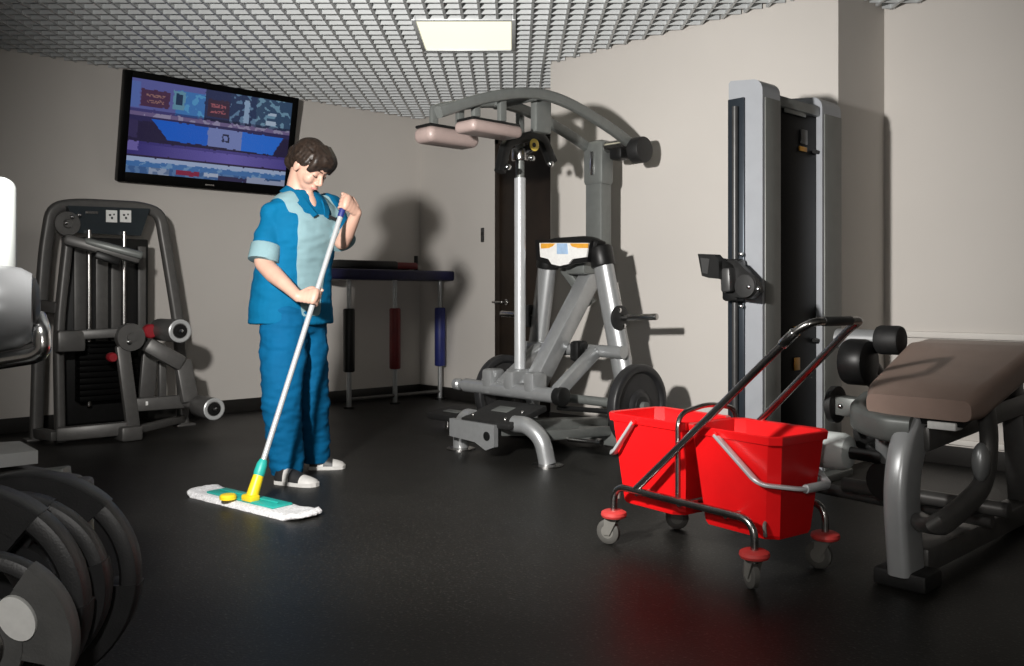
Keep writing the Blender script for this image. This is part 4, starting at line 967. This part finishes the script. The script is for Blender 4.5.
# head
hy = math.radians(60); hp = math.radians(40)
h0 = RT*math.sin(hy)-FW*math.cos(hy)
HF = h0*math.cos(hp)-Zv*math.sin(hp); HU = h0*math.sin(hp)+Zv*math.cos(hp); HL = HU.cross(HF)
H = PD(311, 164.5, 4.40)
def hd_(f, l, u): return H+HF*f+HL*l+HU*u
def hell(bm, f, l, u, rf, rl, ru, n=24, m=16): ellipsoid(bm, hd_(f, l, u), (HF*rf, HL*rl, HU*ru), n, m)
hell(body, -.010, 0, .018, .096, .074, .090)            # cranium
hell(body, .020, 0, -.040, .072, .061, .072)            # face
hell(body, .040, 0, -.078, .048, .046, .042)            # jaw
hell(body, .072, 0, -.104, .020, .022, .017)            # chin
hell(body, .070, 0, .016, .026, .054, .018)             # brow
for s in (-1, 1):
    hell(body, .058, s*.036, -.042, .030, .026, .030)   # cheek
    hell(body, .074, s*.031, -.008, .015, .017, .012)   # eyelid
    hell(body, -.008, s*.076, -.022, .021, .011, .034)  # ear
    hell(body, .098, s*.011, -.050, .011, .009, .008)   # nostril
tube(body, [hd_(.084, 0, .008), hd_(.098, 0, -.018), hd_(.112, 0, -.040), hd_(.108, 0, -.050)], [.009, .010, .0125, .010], 12)
hell(body, .088, 0, -.070, .014, .022, .008); hell(body, .084, 0, -.082, .014, .020, .008)
nb = PD(299, 203, 4.44)
limb(body, [hd_(-.030, 0, -.055), hd_(-.045, 0, -.10)*.5+nb*.5, nb], [.055, .055, .062])
# trunk inside the clothes
RNG = [(.762, 291.5, 4.50, .222, .160), (.86, 291.5, 4.50, .216, .158), (.95, 292, 4.49, .208, .152), (1.03, 294, 4.485, .196, .146), (1.12, 297, 4.48, .194, .150), (1.20, 300, 4.47, .198, .158), (1.28, 302, 4.465, .196, .142), (1.345, 302, 4.46, .178, .112), (1.39, 301, 4.455, .130, .086), (1.42, 301, 4.45, .075, .068)]
def torso(bm, off, lo=0, n=36):
    rings = []
    for z, px, d, hl, hf in RNG[lo:]:
        c = W((px-CX)/FPX*d, d, z); ring = []
        for k in range(n):
            a = 2*PI*k/n; ca, sa = math.cos(a), math.sin(a); p = .88
            ring.append(c+F_*((hf+off)*math.copysign(abs(ca)**p, ca))+L_*((hl+off)*math.copysign(abs(sa)**p, sa)))
        rings.append(ring)
    loft(bm, rings)
torso(body, -.02)
chest = W((301.5-CX)/FPX*4.45, 4.45, 1.385)
ellipsoid(body, chest+F_*.055, (F_*.034, L_*.036, (Zv*.075+F_*-.040)), 20, 12)       # bare skin at the open collar
body = remesh(body, .0048, 2)
hv = [v for v in body.verts if (v.co-H).length < .135 and (v.co-H).dot(HF) < .098]
for _ in range(4): bmesh.ops.smooth_vert(body, verts=hv, factor=.5, use_axis_x=True, use_axis_y=True, use_axis_z=True)
bo = obj('body', body, 'skin', pr, ang=3)
# face details
for s in (-1, 1):
    b_ = B(); tube(b_, catmull([hd_(.080, s*.045, -.012), hd_(.0895, s*.036, -.0165), hd_(.0895, s*.026, -.0165), hd_(.083, s*.017, -.012)], 4), .0022, 6); obj('eyelashes', b_, 'eye', bo)
    b_ = B(); tube(b_, catmull([hd_(.078, s*.052, .016), hd_(.093, s*.038, .022), hd_(.0965, s*.018, .017)], 4), .0032, 6); obj('eyebrow', b_, 'hair', bo)
b_ = B(); tube(b_, catmull([hd_(.090, -.022, -.076), hd_(.101, -.008, -.0745), hd_(.101, .008, -.0745), hd_(.090, .022, -.076)], 4), .0042, 8); obj('lips', b_, 'lip', bo)
# hair
hb = B()
ellipsoid(hb, hd_(-.028, 0, .026), (HF*.098, HL*.084, HU*.094), 28, 18)
ellipsoid(hb, hd_(-.055, 0, -.005), (HF*.062, HL*.074, HU*.075), 24, 14)
ellipsoid(hb, hd_(-.115, 0, -.012), (HF*.040, HL*.045, HU*.042), 20, 12)
ellipsoid(hb, hd_(-.098, 0, -.052), (HF*.046, HL*.052, HU*.050), 20, 12)
for i in range(15):           # swept fringe and side strands
    t = i/14; l = -.062+.124*t
    st = hd_(.005-.01*abs(l)*6, l*.55+.008, .112-.2*l*l*4)
    side = 1 if l > -.01 else -1
    en = hd_(.088-abs(l)*.42, l+side*.012, .026-abs(l)*.50)
    md_ = hd_(.090-abs(l)*.35, l*.95+side*.004, .082-abs(l)*.30)
    P = catmull([st, md_, en], 6); tube(hb, P, [.010+.008*math.sin(PI*min(1, .15+.85*k/(len(P)-1))) for k in range(len(P))], 8)
for s in (-1, 1):
    for k in range(4):
        P = catmull([hd_(.03-.02*k, s*.060, .075), hd_(.035-.022*k, s*.082, .025), hd_(.012-.022*k, s*.079, -.004-.004*k)], 5); tube(hb, P, [.016-.008*j/(len(P)-1) for j in range(len(P))], 8)
hb = remesh(hb, .0055, 1, lambda c: .003*noise.noise(Vector(((c-H).dot(HL)*70, (c-H).dot(HF)*14, (c-H).dot(HU)*14))))
obj('hair', hb, 'hair', pr, ang=3)
# trousers
def folds(c, a=.006, s=9.):
    return a*noise.noise(Vector((c.x*s, c.y*s, c.z*s*2.2)))+a*.6*noise.noise(Vector((c.x*s*2.3+5, c.y*s*2.3, c.z*s*5)))
tb = B()
limb(tb, [rhip+Zv*.06, rhip*.6+rkn*.4, rkn, rkn*.5+rank*.5+F_*-.005, rank-Zv*.012], [.118, .112, .094, .088, .080]); limb(tb, [lhip+Zv*.06, lhip*.6+lkn*.4, lkn, lkn*.5+lank*.5, lank-Zv*.012], [.112, .104, .086, .080, .074])
ellipsoid(tb, (rhip+lhip)/2+Zv*.07, (F_*.14, L_*.185, Zv*.15))
tb = remesh(tb, .008, 3, lambda c: folds(c, .009))
for v in tb.verts: v.co.z = max(v.co.z, .035)
tro_ = obj('trousers', tb, 'trouser', pr, ang=3)
# tunic
tn = B(); torso(tn, 0)
rc_ = rsh*.18+rel*.82; lc_ = lsh*.2+lel*.8
limb(tn, [rsh+L_*.03+Zv*.004, rsh*.5+rel*.5, rc_], [.060, .067, .064]); limb(tn, [lsh-L_*.03, lsh*.5+lel*.5, lc_], [.066, .066, .062])
for p in (rsh, lsh): ellipsoid(tn, p, (F_*.062, L_*.060, Zv*.056))
tn = remesh(tn, .0065, 3, lambda c: folds(c, .0055, 8.))
# front panel: taken from the tunic's own surface and laid just over it
def torso_local(c):
    k = 0
    while k < len(RNG)-2 and c.z > RNG[k+1][0]: k += 1
    z0, z1 = RNG[k], RNG[k+1]; t = min(1, max(0, (c.z-z0[0])/(z1[0]-z0[0]))); px = z0[1]+(z1[1]-z0[1])*t; d = z0[2]+(z1[2]-z0[2])*t
    o = W((px-CX)/FPX*d, d, c.z); return (c-o).dot(F_), (c-o).dot(L_)
tn.normal_update(); pn = B(); vm = {}
for f in tn.faces:
    c = f.calc_center_median(); ff, ll = torso_local(c); z = c.z
    hw = .052+.062*min(1, max(0, (z-.80)/.42))
    ok = ff > .03 and abs(ll) < hw and .80 < z < 1.40
    if z > 1.295: ok = ff > -.06 and .085 < abs(ll) < .148 and z < 1.41
    if ok:
        vs = []
        for v in f.verts:
            if v.index not in vm: vm[v.index] = pn.verts.new(v.co+v.normal*.0025)
            vs.append(vm[v.index])
        pn.faces.new(vs)
bnd = [v for v in pn.verts if any(len(e.link_faces) == 1 for e in v.link_edges)]
for _ in range(14):
    nw_ = {}
    for v in bnd:
        nb_ = [e.other_vert(v) for e in v.link_edges if len(e.link_faces) == 1]
        if len(nb_) == 2: nw_[v] = v.co*.5+(nb_[0].co+nb_[1].co)*.25
    for v, c in nw_.items(): v.co = c
tu = obj('tunic', tn, 'blue', pr, ang=3)
po_ = obj('front_panel', pn, 'pale', tu, ang=3)
# sleeve cuffs, collar, name tag
for a, b, r in ((rsh, rel, .0665), (lsh, lel, .0655)):
    d = (b-a).normalized(); e = a+(b-a)*.98; L2 = .085 if a is rsh else .03
    b_ = B(); tube(b_, [e-d*L2, e-d*L2+d*.004, e-d*.004, e, e-d*.004, e-d*.02], [r+.002, r+.006, r+.007, r+.003, r-.004, r-.006], 28); cu = obj('sleeve_cuff', b_, 'pale', tu, ang=1.2)
def cpt(f, l, z): return chest+F_*f+L_*l+Zv*(z-1.385)
for s in (-1, 1):
    path = catmull([cpt(-.070, s*.0, 1.435), cpt(-.045, s*.062, 1.437), cpt(.022, s*.080, 1.418), cpt(.088, s*.062, 1.368), cpt(.132, s*.042, 1.318), cpt(.152, s*.026, 1.288)], 5)
    b_ = B(); rings = []
    for i, p in enumerate(path):
        t = i/(len(path)-1); wd_ = .020+.020*math.sin(PI*min(1, t*1.15)); t_ = (path[min(i+1, len(path)-1)]-path[max(i-1, 0)]).normalized()
        n_ = (p-(chest+Zv*(p.z-1.385-.09)-F_*.0)); n_ = (n_-t_*n_.dot(t_)).normalized(); s_ = t_.cross(n_)
        if s_.dot(L_)*s < 0: s_ = -s_
        rings.append([p-n_*.004-s_*wd_*.25, p+n_*.004-s_*wd_*.25, p+n_*.004+s_*wd_, p-n_*.006+s_*wd_])
    loft(b_, rings); obj('collar', b_, 'blue', tu, ang=1.0)
nt_ = PD(325, 213.5, 4.25); b_ = B()
pt_ = ROOTS[pr.name]
cands = [pt_ @ v.co for v in po_.data.vertices]
def scr(p): v = p-Vector((0, 0, CH)); d = v.dot(FW); return CX+FPX*v.dot(RT)/d, HY-FPX*(p.z-CH)/d
bp2 = min(cands, key=lambda p: (scr(p)[0]-330)**2+(scr(p)[1]-218)**2)
b_ = B(); box(b_, bp2+F_*.022+Zv*.0, (.055, .006, .016), axes(L_-Zv*.25, F_), .002); obj('name_tag', b_, 'shoeblk', tu)
# shoes
def shoe(heel, toe):
    d = (toe-heel); d.z = 0; L = d.length; d.normalize(); s = Vector((-d.y, d.x, 0)); h = Vector((heel.x, heel.y, 0))
    b_ = B(); rings = []; n = 16
    for t, w, z in ((0, .020, .045), (.03, .031, .070), (.15, .036, .085), (.30, .037, .082), (.45, .040, .066), (.62, .045, .052), (.80, .044, .043), (.93, .034, .034), (1.0, .014, .022)):
        rings.append([h+d*(t*L)+s*(w*math.cos(2*PI*k/n))+Zv*(.016+(z-.016)*max(0, math.sin(2*PI*k/n))) for k in range(n)])
    loft(b_, rings); sh = obj('shoe', b_, 'shoe', pr, ang=1.2)
    b_ = B(); sec = [(t, w) for t, w in ((-.01, .022), (.03, .034), (.15, .039), (.45, .043), (.62, .048), (.80, .047), (.94, .037), (1.015, .015))]
    loop = [h+d*(t*L)+s*w for t, w in sec]+[h+d*(t*L)-s*w for t, w in sec[::-1]]
    loft(b_, [[p+Zv*.0 for p in loop], [p+Zv*.018 for p in loop]]); obj('sole', b_, 'shoe', sh)
    b_ = B(); rings = []
    for t, w, z in ((.40, .0425, .072), (.50, .0435, .064), (.60, .0475, .056), (.66, .0475, .053)):
        rings.append([h+d*(t*L)+s*(w*math.cos(2*PI*k/n))+Zv*(.018+(z-.016)*max(0, math.sin(2*PI*k/n))) for k in range(n)])
    loft(b_, rings); obj('shoe_band', b_, 'shoeblk', sh, ang=1.2)
    b_ = B(); rings = []
    for t, w, z in ((.02, .030, .066), (.06, .036, .080), (.16, .039, .090), (.24, .039, .089)):
        rings.append([h+d*(t*L)+s*(w*math.cos(2*PI*k/n))+Zv*(.018+(z-.016)*max(0, math.sin(2*PI*k/n))) for k in range(n)])
    loft(b_, rings); obj('heel_counter', b_, 'shoeblk', sh, ang=1.2)
shoe(PZ(277, 483, 0), PZ(317, 486.5, 0)); shoe(PZ(309, 469, 0), PZ(345, 468, 0))
